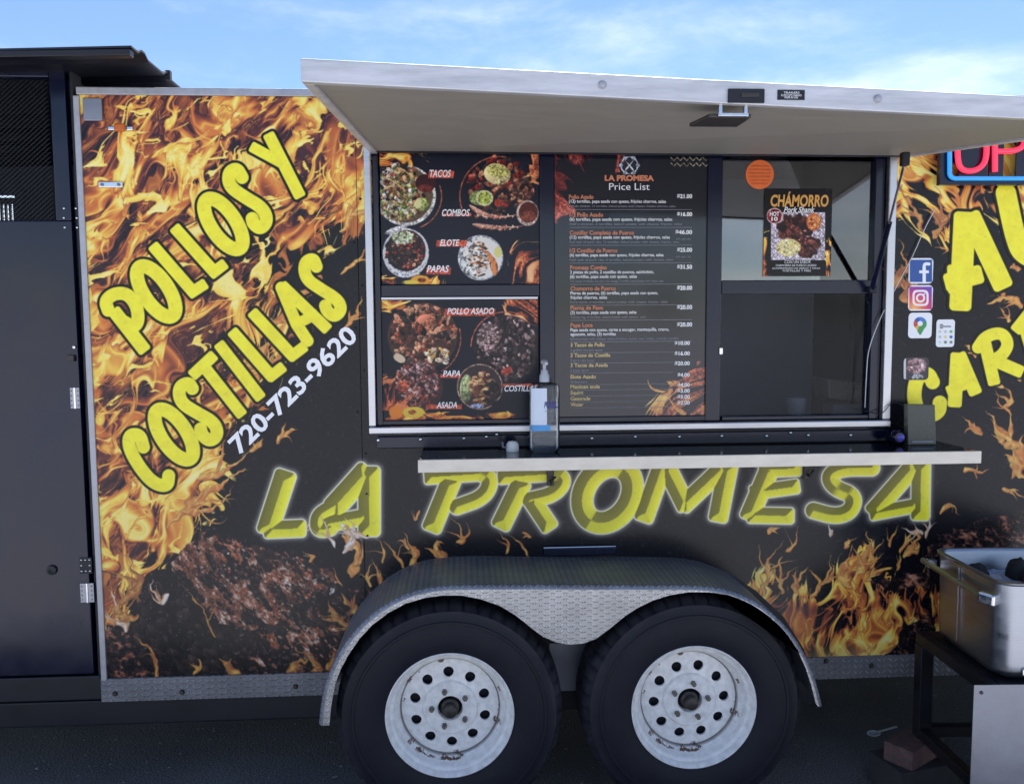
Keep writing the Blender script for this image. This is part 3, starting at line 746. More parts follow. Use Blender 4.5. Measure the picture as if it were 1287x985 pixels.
def asphalt_mat():
    m, nt, b, N, L = nodes('asphalt')
    tc = N('ShaderNodeTexCoord')
    n1 = N('ShaderNodeTexNoise'); n1.inputs['Scale'].default_value = 160; n1.inputs['Detail'].default_value = 4
    n2 = N('ShaderNodeTexNoise'); n2.inputs['Scale'].default_value = 1.3; n2.inputs['Detail'].default_value = 7
    v = N('ShaderNodeTexVoronoi'); v.inputs['Scale'].default_value = 120
    for q in (n1, n2, v): L(tc.outputs['Object'], q.inputs['Vector'])
    cr = N('ShaderNodeValToRGB')
    e = cr.color_ramp.elements
    e[0].position = .32; e[0].color = (.045, .048, .058, 1); e[1].position = .75; e[1].color = (.24, .24, .255, 1)
    L(n1.outputs['Fac'], cr.inputs['Fac'])
    c2 = N('ShaderNodeValToRGB'); c2.color_ramp.elements[0].position = .35; c2.color_ramp.elements[1].position = .65
    c2.color_ramp.elements[0].color = (.62, .62, .64, 1); c2.color_ramp.elements[1].color = (1.15, 1.12, 1.05, 1)
    L(n2.outputs['Fac'], c2.inputs['Fac'])
    mx = N('ShaderNodeMix'); mx.data_type = 'RGBA'; mx.blend_type = 'MULTIPLY'; mx.inputs['Factor'].default_value = 1
    L(cr.outputs['Color'], mx.inputs['A']); L(c2.outputs['Color'], mx.inputs['B']); L(mx.outputs['Result'], b.inputs['Base Color'])
    bp = N('ShaderNodeBump'); bp.inputs['Strength'].default_value = .7; bp.inputs['Distance'].default_value = .004
    L(v.outputs['Distance'], bp.inputs['Height']); L(bp.outputs[0], b.inputs['Normal'])
    b.inputs['Roughness'].default_value = .88
    return m


def rim_mat():
    m, nt, b, N, L = nodes('white wheel paint')
    tc = N('ShaderNodeTexCoord')
    n = N('ShaderNodeTexNoise'); n.inputs['Scale'].default_value = 13; n.inputs['Detail'].default_value = 8; n.inputs['Roughness'].default_value = .7
    g = N('ShaderNodeTexNoise'); g.inputs['Scale'].default_value = 45; g.inputs['Detail'].default_value = 6
    L(tc.outputs['Object'], n.inputs['Vector']); L(tc.outputs['Object'], g.inputs['Vector'])
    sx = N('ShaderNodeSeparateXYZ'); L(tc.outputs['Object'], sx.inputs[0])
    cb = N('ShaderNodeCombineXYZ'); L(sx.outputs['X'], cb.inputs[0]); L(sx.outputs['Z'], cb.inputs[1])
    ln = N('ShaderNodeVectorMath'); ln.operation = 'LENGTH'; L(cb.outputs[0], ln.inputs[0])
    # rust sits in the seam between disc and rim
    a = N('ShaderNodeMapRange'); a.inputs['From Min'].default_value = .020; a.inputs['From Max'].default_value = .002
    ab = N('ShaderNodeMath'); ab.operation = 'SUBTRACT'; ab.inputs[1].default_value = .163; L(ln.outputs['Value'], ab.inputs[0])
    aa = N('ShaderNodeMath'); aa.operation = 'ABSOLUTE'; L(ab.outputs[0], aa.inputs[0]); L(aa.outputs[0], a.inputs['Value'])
    s = N('ShaderNodeMath'); s.operation = 'MULTIPLY'; L(a.outputs[0], s.inputs[0])
    t = N('ShaderNodeMapRange'); t.inputs['From Min'].default_value = .545; t.inputs['From Max'].default_value = .62; L(n.outputs['Fac'], t.inputs['Value'])
    L(t.outputs[0], s.inputs[1])
    cr = N('ShaderNodeValToRGB'); cr.color_ramp.elements[0].position = .3; cr.color_ramp.elements[1].position = .65
    cr.color_ramp.elements[0].color = (.70, .69, .68, 1); cr.color_ramp.elements[1].color = (.90, .89, .88, 1)
    L(g.outputs['Fac'], cr.inputs['Fac'])
    mx = N('ShaderNodeMix'); mx.data_type = 'RGBA'; mx.inputs['B'].default_value = (.12, .065, .04, 1)
    st = N('ShaderNodeMapRange'); st.inputs['From Min'].default_value = .25; st.inputs['From Max'].default_value = .45; L(s.outputs[0], st.inputs['Value'])
    L(st.outputs[0], mx.inputs['Factor']); L(cr.outputs['Color'], mx.inputs['A']); L(mx.outputs['Result'], b.inputs['Base Color'])
    sm = N('ShaderNodeMapRange'); sm.inputs['From Min'].default_value = .0045; sm.inputs['From Max'].default_value = .001; sm.inputs['To Max'].default_value = .75; L(aa.outputs[0], sm.inputs['Value'])  # step shading between disc and rim, painted in as a narrow dark ring
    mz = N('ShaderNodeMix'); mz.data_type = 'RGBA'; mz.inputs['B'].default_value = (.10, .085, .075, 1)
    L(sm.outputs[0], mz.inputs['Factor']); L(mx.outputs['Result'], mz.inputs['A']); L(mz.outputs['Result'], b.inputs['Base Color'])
    b.inputs['Roughness'].default_value = .42
    return m


def tyre_mat():
    m, nt, b, N, L = nodes('tyre rubber')
    tc = N('ShaderNodeTexCoord'); sx = N('ShaderNodeSeparateXYZ'); L(tc.outputs['Object'], sx.inputs[0])
    cb = N('ShaderNodeCombineXYZ'); L(sx.outputs['X'], cb.inputs[0]); L(sx.outputs['Z'], cb.inputs[1])
    ln = N('ShaderNodeVectorMath'); ln.operation = 'LENGTH'; L(cb.outputs[0], ln.inputs[0])
    n = N('ShaderNodeTexNoise'); n.inputs['Scale'].default_value = 9; n.inputs['Detail'].default_value = 9; n.inputs['Roughness'].default_value = .7
    L(tc.outputs['Object'], n.inputs['Vector'])
    # road dust gathers on the tread and shoulder and in streaks on the wall
    d = N('ShaderNodeMapRange'); d.inputs['From Min'].default_value = .325; d.inputs['From Max'].default_value = .355; L(ln.outputs['Value'], d.inputs['Value'])
    d.inputs['To Min'].default_value = .12; d.inputs['To Max'].default_value = 1.0
    nn = N('ShaderNodeMapRange'); nn.inputs['From Min'].default_value = .35; nn.inputs['From Max'].default_value = .68; L(n.outputs['Fac'], nn.inputs['Value'])
    mu = N('ShaderNodeMath'); mu.operation = 'MULTIPLY'; L(d.outputs[0], mu.inputs[0]); L(nn.outputs[0], mu.inputs[1])
    mx = N('ShaderNodeMix'); mx.data_type = 'RGBA'; mx.inputs['A'].default_value = lin((19, 21, 32)); mx.inputs['B'].default_value = lin((58, 58, 66))
    L(mu.outputs[0], mx.inputs['Factor']); L(mx.outputs['Result'], b.inputs['Base Color'])
    # fine concentric ribs
    w = N('ShaderNodeMath'); w.operation = 'MULTIPLY'; w.inputs[1].default_value = 420; L(ln.outputs['Value'], w.inputs[0])
    si = N('ShaderNodeMath'); si.operation = 'SINE'; L(w.outputs[0], si.inputs[0])
    ad = N('ShaderNodeMath'); ad.operation = 'MULTIPLY_ADD'; ad.inputs[1].default_value = .10; L(si.outputs[0], ad.inputs[0]); L(n.outputs['Fac'], ad.inputs[2])
    bp = N('ShaderNodeBump'); bp.inputs['Strength'].default_value = .35; bp.inputs['Distance'].default_value = .0015
    L(ad.outputs[0], bp.inputs['Height']); L(bp.outputs[0], b.inputs['Normal'])
    b.inputs['Roughness'].default_value = .62; b.inputs['IOR'].default_value = 1.38
    return m


MT = {}
MT['black'] = mat('black enamel', (14, 20, 44), .20, 0, .25, 3, .03, 14)
MT['blackm'] = mat('black steel', (16, 18, 29), .5, 0, .25, 12, .15, 90)
MT['inner'] = mat('inner wall board', (150, 158, 176), .6, 0, .06, 3)
MT['dark'] = mat('dark interior', (84, 90, 104), .7, 0, .2, 4)
MT['under'] = mat('underbody', (24, 26, 36), .8, 0, .3, 8, .2, 60)
MT['alu'] = mat('brushed aluminium', (196, 196, 200), .34, 1.0, .10, 14, .06, 120, stretch=(.3, 1, 3))
MT['alutrim'] = mat('weathered aluminium', (172, 172, 178), .5, .6, .18, 30, .1, 90)
MT['hatch'] = mat('hatch edge metal', (200, 200, 204), .48, .35, .17, 26, .12, 150, stretch=(.25, 1, 2))
MT['ply'] = mat('beige underside board', (150, 144, 135), .6, 0, .12, 6, .08, 40, stretch=(1, 6, 1))
MT['shelf'] = mat('black counter laminate', (22, 23, 28), .10, 0, .2, 6, .01, 30, .04, 1.6)
MT['lip'] = mat('steel counter lip', (218, 210, 197), .42, .15, .14, 22, .05, 120, stretch=(.4, 1, 1))
MT['steel'] = mat('stainless steel', (166, 171, 180), .36, 1.0, .14, 7, .05, 90, .1, stretch=(1, 1, 4))
MT['sheet'] = mat('grey sheet metal', (136, 139, 150), .42, .7, .24, 5, .05, 60)
MT['rubber'] = tyre_mat()
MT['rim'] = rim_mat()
MT['hub'] = mat('greasy hub', (70, 66, 64), .5, .6, .3, 40, .2, 120)
MT['nut'] = mat('worn lug nut', (120, 116, 112), .4, .8, .3, 60)
MT['plate'] = tread_plate_mat('diamond plate', (246, 246, 247), .42)
MT['plate_top'] = tread_plate_mat('dull fender top plate', (176, 182, 198), .5, metal=.65)
MT['plate2'] = tread_plate_mat('dull diamond plate', (176, 178, 186), .5, .022, .6)
MT['chrome'] = mat('chrome', (222, 222, 226), .15, 1.0, .05, 20)
MT['white'] = mat('white plastic', (228, 228, 226), .35, 0, .04, 10)
MT['whitev'] = mat('white vinyl', (250, 249, 252), .4, 0, .04, 10)
MT['amber'] = mat('amber lens', (196, 96, 24), .2, 0, .15, 40)
MT['brick'] = mat('red brick', (112, 86, 84), .9, 0, .45, 26, .6, 90)
MT['conc'] = mat('dark block', (62, 60, 62), .9, 0, .25, 20, .5, 80)
MT['ash'] = mat('wet ash', (150, 156, 168), .3, 0, .65, 34, .8, 60)
MT['coal'] = mat('charred lump', (34, 30, 30), .75, 0, .5, 30, 1., 60)
MT['ember'] = mat('reddish burnt lump', (112, 62, 52), .7, 0, .4, 26, .8, 60)
MT['glass'] = glass_mat('window glass', 2.5, (.82, .85, .88), 0, .03)
MT['veil_glass'] = glass_mat('added reflection glass', 1.24, (.95, .96, .98), .06, 0)
MT['clear'] = glass_mat('clear bottle plastic', 1.45, (.90, .93, .95), .06, .10)
MT['orange'] = mat('orange sticker', (226, 108, 46), .45, 0, .06, 8)
MT['neonr'] = glow_mat('red neon', (238, 52, 78), .34)
MT['neonb'] = glow_mat('blue neon', (46, 136, 204), .26)
MT['yellowt'] = mat('price ink yellow', (214, 190, 130), .5)
MT['orant'] = mat('price ink orange', (206, 128, 92), .5)
MT['whitet'] = mat('price ink white', (232, 232, 234), .5)
MT['greyt'] = mat('price ink grey', (140, 142, 152), .5)
MT['goldt'] = mat('gold ink', (216, 160, 80), .5)
MT['box'] = mat('olive black plastic', (76, 77, 70), .25, 0, .12, 6, .02, 40)
MT['purple'] = mat('purple lens', (92, 84, 190), .12, 0, .2, 30)
MT['blue'] = mat('blue label', (70, 150, 214), .35)
MT['navy'] = mat('dark blue ink', (40, 40, 120), .4)
MT['trunk'] = mat('bare tree bark', (92, 80, 68), .9, 0, .2, 12)
MT['asphalt'] = asphalt_mat()
MT['wire'] = mat('white cord', (200, 200, 204), .5)
MT['card'] = mat('photo card', (176, 140, 142), .4, 0, .5, 60)


# ------------------------------------------------------------------ mesh helpers
ORG = {}


def world_loc(o):
    return ORG[o.name] if o is not None else Vector((0, 0, 0))


class MB:
    def __init__(s):
        s.v = []; s.f = []; s.uv = None

    def add(s, vs, fs):
        n = len(s.v); s.v += [tuple(v) for v in vs]; s.f += [tuple(i + n for i in f) for f in fs]
        return s

    def box(s, x0, x1, y0, y1, z0, z1):
        return s.hexa([(x0, y0, z0), (x1, y0, z0), (x1, y1, z0), (x0, y1, z0), (x0, y0, z1), (x1, y0, z1), (x1, y1, z1), (x0, y1, z1)])

    def hexa(s, c):
        return s.add(c, [(0, 3, 2, 1), (4, 5, 6, 7), (0, 1, 5, 4), (1, 2, 6, 5), (2, 3, 7, 6), (3, 0, 4, 7)])

    def bar(s, a, b, w, h, up=(0, 0, 1)):
        a, b = Vector(a), Vector(b); t = (b - a).normalized(); u = Vector(up)
        r = t.cross(u)
        if r.length < 1e-4: r = t.cross(Vector((1, 0, 0)))
        r.normalize(); u = r.cross(t).normalized()
        c = [p + r * (sx * w / 2) + u * (sz * h / 2) for p in (a, b) for sx, sz in ((-1, -1), (1, -1), (1, 1), (-1, 1))]
        return s.add(c, [(0, 1, 2, 3), (7, 6, 5, 4), (0, 4, 5, 1), (1, 5, 6, 2), (2, 6, 7, 3), (3, 7, 4, 0)])

    def tube(s, pts, r, n=10, closed=False):
        pts = [Vector(p) for p in pts]; m = len(pts); rings = []
        rr = r if hasattr(r, '__len__') else [r] * m
        prev = None
        for i, p in enumerate(pts):
            a = pts[(i - 1) % m] if (closed or i > 0) else p; b = pts[(i + 1) % m] if (closed or i < m - 1) else p
            t = (b - a).normalized()
            if prev is None:
                q = t.cross(Vector((0, 0, 1)))
                if q.length < .1: q = t.cross(Vector((1, 0, 0)))
            else:
                q = prev - t * prev.dot(t)
            q.normalize(); prev = q; w = t.cross(q)
            rings.append([p + (q * math.cos(2 * math.pi * k / n) + w * math.sin(2 * math.pi * k / n)) * rr[i] for k in range(n)])
        vs = [v for R in rings for v in R]; fs = []
        for i in range(m if closed else m - 1):
            for k in range(n):
                a, b = i * n + k, i * n + (k + 1) % n; c, d = ((i + 1) % m) * n + (k + 1) % n, ((i + 1) % m) * n + k
                fs.append((a, b, c, d))
        if not closed:
            fs += [tuple(range(n - 1, -1, -1)), tuple((m - 1) * n + k for k in range(n))]
        return s.add(vs, fs)

    def lathe(s, prof, c, n=64, axis='Y', rmod=None):
        """prof: (radius, offset along axis). Turned about axis through c"""
        c = Vector(c); vs = []; fs = []
        for j, (r, h) in enumerate(prof):
            for k in range(n):
                a = 2 * math.pi * k / n; rr = r * (rmod(j, k) if rmod else 1)
                if axis == 'Y': vs.append(c + Vector((rr * math.cos(a), h, rr * math.sin(a))))
                elif axis == 'X': vs.append(c + Vector((h, rr * math.cos(a), rr * math.sin(a))))
                else: vs.append(c + Vector((rr * math.cos(a), rr * math.sin(a), h)))
        for j in range(len(prof) - 1):
            for k in range(n):
                fs.append((j * n + k, j * n + (k + 1) % n, (j + 1) * n + (k + 1) % n, (j + 1) * n + k))
        if prof[0][0] > 1e-5: fs.append(tuple(range(n - 1, -1, -1))) if s.__dict__.get('cap', True) else None
        if prof[-1][0] > 1e-5 and s.__dict__.get('cap', True): fs.append(tuple((len(prof) - 1) * n + k for k in range(n)))
        return s.add(vs, fs)

    def prism(s, poly, y0, y1):
        """poly in (x, z), between y0 (front) and y1"""
        n = len(poly)
        vs = [(x, y0, z) for x, z in poly] + [(x, y1, z) for x, z in poly]
        fs = [tuple(range(n)), tuple(range(2 * n - 1, n - 1, -1))] + [(i, i + n, (i + 1) % n + n, (i + 1) % n) for i in range(n)]
        return s.add(vs, fs)

    def make(s, name, m, parent=None, bev=0., smooth_=False, segs=2, weld=False, angle=40, loc=None):
        me = bpy.data.meshes.new(name)
        pts = np.array(s.v, float)
        if loc is None:
            c = (pts.min(0) + pts.max(0)) / 2
            loc = Vector((c[0], c[1], pts[:, 2].min() if parent is None else c[2]))
        else:
            loc = Vector(loc)
        me.from_pydata([tuple(Vector(v) - loc) for v in s.v], [], s.f)
        if s.uv:
            for nm, fn in s.uv.items():
                l = me.uv_layers.new(name=nm)
                vi = np.empty(len(me.loops), np.int32); me.loops.foreach_get('vertex_index', vi)
                q = np.array([fn(v) for v in s.v], np.float32)[vi]
                l.data.foreach_set('uv', q.ravel())
        bm = bmesh.new(); bm.from_mesh(me)
        if weld: bmesh.ops.remove_doubles(bm, verts=bm.verts, dist=1e-5)
        bmesh.ops.recalc_face_normals(bm, faces=bm.faces)
        if bev:
            bmesh.ops.bevel(bm, geom=[e for e in bm.edges if e.is_manifold and e.calc_face_angle(0) > .5], offset=bev, segments=segs, profile=.5, affect='EDGES', clamp_overlap=True)
        if smooth_:
            for f in bm.faces: f.smooth = True
            for e in bm.edges:
                if e.is_manifold and e.calc_face_angle(0) > math.radians(angle): e.smooth = False
        bm.to_mesh(me); bm.free()
        if m is not None: me.materials.append(m)
        o = bpy.data.objects.new(name, me); COL.objects.link(o)
        if parent is not None: o.parent = parent
        o.location = loc - world_loc(parent)
        ORG[o.name] = loc
        return o


def empty(name, loc):
    o = bpy.data.objects.new(name, None); COL.objects.link(o); o.location = loc; o.empty_display_size = .1
    ORG[o.name] = Vector(loc)
    return o


def tag(o, label=None, cat=None, group=None, kind=None):
    for k, v in (('label', label), ('category', cat), ('group', group), ('kind', kind)):
        if v: o[k] = v
    return o


def copy_of(o, loc, parent=None):
    c = o.copy(); COL.objects.link(c)
    c.parent = parent
    c.location = Vector(loc) - world_loc(parent)
    ORG[c.name] = Vector(loc)
    return c


def text_flat(txt, bold=0., shear=0., space=1.):
    cu = bpy.data.curves.new('t', 'FONT'); cu.body = txt; cu.offset = bold; cu.shear = shear; cu.space_character = space
    cu.resolution_u = 3
    o = bpy.data.objects.new('t', cu); COL.objects.link(o)
    me = o.to_mesh()
    v = [tuple(x.co[:2]) for x in me.vertices]; f = [tuple(p.vertices) for p in me.polygons]
    o.to_mesh_clear(); bpy.data.objects.remove(o); bpy.data.curves.remove(cu)
    return v, f


def put_text(mb, txt, x0, x1, z0, z1, Y, bold=0., shear=0., keep=False, align='L'):
    """flat print filling the rectangle; z0 is the base line, z1 the top of the tallest letter"""
    v, f = text_flat(txt, bold, shear)
    if not v: return
    a = np.array(v); mn, mx = a.min(0), a.max(0)
    top = max(mx[1], .7 if any(ch.isupper() or ch.isdigit() or ch in 'dbflkth' for ch in txt) else .5)
    sz = (z1 - z0) / top
    sx = (x1 - x0) / (mx[0] - mn[0])
    if keep:
        sx = sz
        if align == 'R': x0 = x1 - (mx[0] - mn[0]) * sx
        if align == 'C': x0 = (x0 + x1) / 2 - (mx[0] - mn[0]) * sx / 2
    mb.add([(x0 + (p[0] - mn[0]) * sx, Y, z0 + p[1] * sz) for p in v], f)


def text_px(mb, txt, x0, x1, yb, yt, Y, **k):
    a, b, z0, z1 = RECT(x0, yt, x1, yb, Y)
    put_text(mb, txt, a, b, z0, z1, Y, **k)


def quad_print(name, c, Y, m, parent=None, th=.003):
    """a printed board standing at Y: the print on its front"""
    mb = MB().box(c.x0, c.x1, Y, Y + th, c.z0, c.z1)
    mb.uv = {'print': lambda v: ((v[0] - c.x0) / (c.x1 - c.x0), (v[2] - c.z0) / (c.z1 - c.z0))}
    return mb.make(name, m, parent)


# ------------------------------------------------------------------ ground
GZ = -.044


def build_ground():
    mb = MB(); n = 24; R = 420.0
    mb.add([(-R, -R, GZ), (R, -R, GZ), (R, R, GZ), (-R, R, GZ)], [(0, 1, 2, 3)])
    g = mb.make('ground', MT['asphalt']); tag(g, 'dark coarse asphalt lot under and around the food trailer', 'ground', kind='structure')
    rd = random.Random(12); mb = MB()
    for i in range(1100):
        x = rd.uniform(-2.2, 2.4); y = rd.uniform(-1.2, 1.0); r = rd.uniform(.002, .006) * (1.5 if rd.random() < .1 else 1)
        h = r * .7
        mb.add([(x - r, y - r * .6, GZ), (x + r, y - r * .8, GZ), (x + r * .7, y + r, GZ), (x - r * .8, y + r * .7, GZ), (x, y, GZ + h)], [(0, 1, 4), (1, 2, 4), (2, 3, 4), (3, 0, 4)])
    tag(mb.make('gravel', MT['conc2']), 'pale grit and crumbs scattered over the asphalt', 'gravel', kind='stuff')


def build_far_trees():
    rd = random.Random(9); mb = MB()
    def branch(p, d, l, r, k):
        q = p + d * l
        mb.bar(p, q, r * 2, r * 2)
        if k == 0: return
        for _ in range(3 if k > 1 else 4):
            e = (d + Vector((rd.uniform(-.8, .8), rd.uniform(-.8, .8), rd.uniform(-.1, .6)))).normalized()
            branch(p + d * l * rd.uniform(.55, 1), e, l * rd.uniform(.55, .8), r * .6, k - 1)
    for i in range(26):
        x = -90 + i * 7 + rd.uniform(-2.6, 2.6)
        branch(Vector((x, -105 + rd.uniform(-12, 12), GZ)), Vector((0, 0, 1)), rd.uniform(1.8, 3.4), .10, 4)
    tag(mb.make('bare_treeline', MT['trunk']), 'far row of bare winter trees across the lot', 'trees', kind='stuff')


def build_bounce_lot():
    mb = MB().add([(-300, -415, .004 + GZ), (300, -415, .004 + GZ), (300, -1.25, .004 + GZ), (-300, -1.25, .004 + GZ)], [(0, 1, 2, 3)])  # added pale ground out of view, bounces sunlight onto the shaded side
    tag(mb.make('bounce_pavement', MT['concrete']), 'pale sheet added out of view to bounce sunlight onto the trailer', 'bounce_pavement', kind='structure')


MT['concrete'] = mat('pale bounce concrete', (144, 145, 150), .85, 0, .12, 1.2, .1, 40)
build_bounce_lot()
MT['conc2'] = mat('pale grit', (128, 127, 126), .8, 0, .6, 3)
build_ground()
build_far_trees()

# ------------------------------------------------------------------ the trailer
WRAP = paint_wrap()
MT['wrap'] = print_mat('printed vinyl wrap', WRAP.image('wrap print'), .22, 1.38, .03)


def wrap_uv(v):
    return ((v[0] - WRAP.x0) / (WRAP.x1 - WRAP.x0), (v[2] - WRAP.z0) / (WRAP.z1 - WRAP.z0))


XL, XR = -1.255, 4.10
ZT = (P(96, 118).z + P(380, 121).z) / 2
ZTRIM = (P(200, 850).z + P(1100, 822).z) / 2
ZTRB = (P(200, 881).z + P(1100, 848).z) / 2
YB = 2.15
TR = empty('food_trailer', (.55, 1.0, 0))
tag(TR, 'black food trailer wrapped in printed flames with an open serving window', 'food trailer')


def part(name, mb, m, parent=TR, **k):
    return mb.make(name, MT[m] if isinstance(m, str) else m, parent, **k)


# window opening
WX0, WX1, WZ0, WZ1 = RECT(470, 190, 1110, 531)
SEAM = P(456, 600).x


def wall_sheet(rects):
    mb = MB()
    for x0, x1, z0, z1 in rects:
        mb.box(x0, x1, 0, .035, z0, z1)
    mb.uv = {'print': wrap_uv}
    return part('side_panel', mb, 'wrap')


def ring_sheet(x0, x1, z0, z1, hx0, hx1, hz0, hz1):
    """one sheet with a rectangular opening"""
    mb = MB(); vs = []
    for y in (0, .035):
        vs += [(x0, y, z0), (x1, y, z0), (x1, y, z1), (x0, y, z1), (hx0, y, hz0), (hx1, y, hz0), (hx1, y, hz1), (hx0, y, hz1)]
    fs = []
    for i in range(4):
        j = (i + 1) % 4
        fs += [(i, j, 4 + j, 4 + i), (8 + i, 12 + i, 12 + j, 8 + j), (i, 8 + i, 8 + j, j), (4 + i, 4 + j, 12 + j, 12 + i)]
    mb.add(vs, fs); mb.uv = {'print': wrap_uv}
    return part('side_panel', mb, 'wrap')


ZW0 = ZTRIM - .02
wall_sheet([(XL, SEAM - .001, ZW0, ZT)])
ring_sheet(SEAM + .001, XR, ZW0, ZT, WX0, WX1, WZ0, WZ1)

# shell: roof, floor, far side, ends, inner faces
part('roof_panel', MB().box(XL, XR, -.0005, YB, ZT + .001, ZT + .0175), 'alutrim', bev=.006)
part('floor_panel', MB().box(XL, XR, .05, YB, ZTRB + .03, ZTRIM), 'under')
part('rear_panel', MB().box(XL, XR, YB - .04, YB - .001, ZTRIM, ZT), 'dark')
part('end_panel', MB().box(XL, XL + .03, .037, YB - .042, ZTRIM + .002, ZT), 'dark')
part('end_panel', MB().box(XR - .03, XR, .037, YB - .042, ZTRIM + .002, ZT), 'dark')
part('inner_partition', MB().box(P(1066, 440, .9).x, P(1066, 440, .9).x + .02, .9, 1.298, ZTRIM + .002, ZT), 'black')
part('inner_partition', MB().box(WX0 - .3, WX1 + .6, 1.3, 1.33, ZTRIM + .002, ZT - .05), 'inner')
part('inner_counter', MB().box(WX0 - .1, WX1 + .15, .05, .42, WZ0 - .10, WZ0 - .05), 'blackm')

# aluminium trims
mb = MB().box(XL - .006, XR, -.010, -.001, ZT - .004, ZT + .021); part('top_rail', mb, 'alutrim', bev=.003)
mb = MB().box(XL - .018, XL + .002, -.008, .03, ZTRIM - .01, ZT - .006); part('corner_trim', mb, 'alutrim', bev=.003)
x0, x1, z0, z1 = RECT(106, 124, 130, 153)
part('corner_cap', MB().box(x0, x1, -.012, -.0015, z0, z1), 'sheet', bev=.003)
# marker lamp and an old lamp bracket
x0, x1, z0, z1 = RECT(137, 157, 168, 167)
lamp = part('marker_light', MB().box(x0, x1, -.010, -.0015, z0 + .006, z1 - .006), 'chrome', bev=.003)
x0, x1, z0, z1 = RECT(146, 157, 160, 167)
part('lens', MB().box(x0, x1, -.024, -.0105, z0, z1), 'amber', lamp, bev=.005)
x0, x1, z0, z1 = RECT(125, 229, 155, 236)
br = part('lamp_bracket', MB().box(x0, x1, -.008, -.0015, z0, z1), 'chrome', bev=.002)
for xx in (x0 + .012, x1 - .012):
    part('screw', MB().lathe([(.005, -.012), (.004, -.008)], (xx, 0, (z0 + z1) / 2), 8), 'nut', br)

# rivets down the sheet joint and the loose screws in the sill
riv = part('rivet', MB().lathe([(.0001, -.004), (.0028, -.0035), (.0045, -.001)], (SEAM + .012, 0, 1.0), 8), 'blackm')
p0 = world_loc(riv)
for i in range(13):
    z = ZTRIM + .05 + i * .145
    if abs(z - 1.0) > .02: copy_of(riv, (p0.x if i % 2 else p0.x - .026, p0.y, z), TR)
scr = part('screw', MB().lathe([(.0001, -.022), (.004, -.021), (.006, -.018), (.006, -.0142)], (P(476, 552).x, 0, P(476, 552).z), 8), 'chrome')
q0 = world_loc(scr)
for px, py in ((529, 552), (583, 551), (611, 549), (743, 551), (797, 549), (852, 549), (905, 548), (961, 548), (991, 544), (1013, 547), (1066, 547), (624, 546)):
    p = P(px, py - 1); copy_of(scr, (p.x, q0.y, p.z), TR)

# skirt of dull diamond plate, bolts, chassis
mb = MB().box(XL - .02, XR, -.008, .05, ZTRB, ZTRIM - .001)
mb.uv = {'plate': lambda v: (v[0], v[2] + v[1])}
sk = part('skirt_strip', mb, 'plate2', bev=.002)
for px, py in ((146, 870), (230, 868), (372, 861), (1037, 829), (1094, 835)):
    p = P(px, py); part('bolt', MB().lathe([(.0001, -.016), (.006, -.015), (.010, -.0085)], (p.x, 0, p.z), 8), 'hub', sk)
part('chassis_beam', MB().box(-2.7, .9, .012, .10, P(200, 911).z, ZTRB - .002), 'blackm', bev=.006)
part('chassis_beam', MB().box(-2.7, XR, YB - .15, YB - .06, P(200, 911).z, ZTRB + .028), 'blackm')
for xx in (-1.1, -.5, 1.5, 2.1, 2.9, 3.7):
    part('cross_member', MB().box(xx, xx + .06, .102, YB - .152, ZTRB - .05, ZTRB + .028), 'blackm')

# ---- window: outer aluminium frame, black inner frame, posts, rails
fx0, fx1, fz0, fz1 = RECT(461, 186, 1120, 540)
FT = .022
wf = MB()
wf.box(fx0, WX0 - .0005, -FT, .012, fz0 + .026, fz1); wf.box(WX1 + .0005, fx1, -FT, .012, fz0 + .026, fz1)
wf.box(fx0, fx1, -FT - .004, .012, fz0, WZ0 - .0005); wf.box(WX0, WX1, -FT, .012, WZ1 + .0005, fz1)
WF = part('window_frame', wf, 'alu', bev=.004)
_, _, zb, _ = RECT(470, 522, 1110, 531)
def wrect(x0, y0, x1, y1, ya, yb, name, m, parent=WF, bev=.003):
    a, b, c, d = RECT(x0, y0, x1, y1, ya)
    return part(name, MB().box(max(a, WX0 + .0006), min(b, WX1 - .0006), ya, yb, max(c, WZ0 + .0006), min(d, WZ1 - .0006)), m, parent, bev=bev)
wrect(470, 150, 478, 560, .004, .060, 'jamb', 'black')
wrect(1097, 150, 1109.5, 560, .004, .060, 'jamb', 'black')
wrect(678.5, 150, 697, 560, .006, .058, 'mullion', 'black')
wrect(888.5, 150, 907, 560, .006, .058, 'mullion', 'black')
wrect(478.5, 357.5, 678, 373, .008, .050, 'rail', 'black')
wrect(479, 373.2, 676, 376.3, .002, .048, 'rail', 'alu', bev=.001)
wrect(478.5, 527, 678, 560, .010, .050, 'rail', 'black')
wrect(697.5, 523, 888, 560, .010, .050, 'rail', 'black')
wrect(907.5, 352, 1096.5, 369, .008, .050, 'rail', 'black')
wrect(907.5, 522, 1096.5, 560, .010, .050, 'rail', 'black')
a, b, c_, d = RECT(907, 195, 1097, 352, .03)
part('pane', MB().box(a - .004, b + .004, .026, .031, c_ - .002, WZ1 - .003), 'glass', WF)
a, b, c_, d = RECT(907, 369, 1097, 522, .03)
part('pane', MB().box(a - .004, b + .004, .034, .037, c_ - .004, d + .004), 'veil_glass', WF)  # added over the open serving bay; its faint reflection lifts the dark interior
p = P(905.5, 441, .005); part('latch', MB().box(p.x - .006, p.x + .006, -.004, .0055, p.z - .012, p.z + .012), 'chrome', WF, bev=.002)
# boards behind the printed menus
for r, m in (((478.5, 150, 678, 357), 'blackm'), ((478.5, 377, 678, 527), 'blackm'), ((697.5, 150, 888, 523), 'blackm')):
    a, b, c_, d = RECT(*r, .025)
    part('blank_panel', MB().box(a + .001, b - .001, .026, .040, max(c_, WZ0 + .001), min(d, WZ1 - .002)), m, WF)

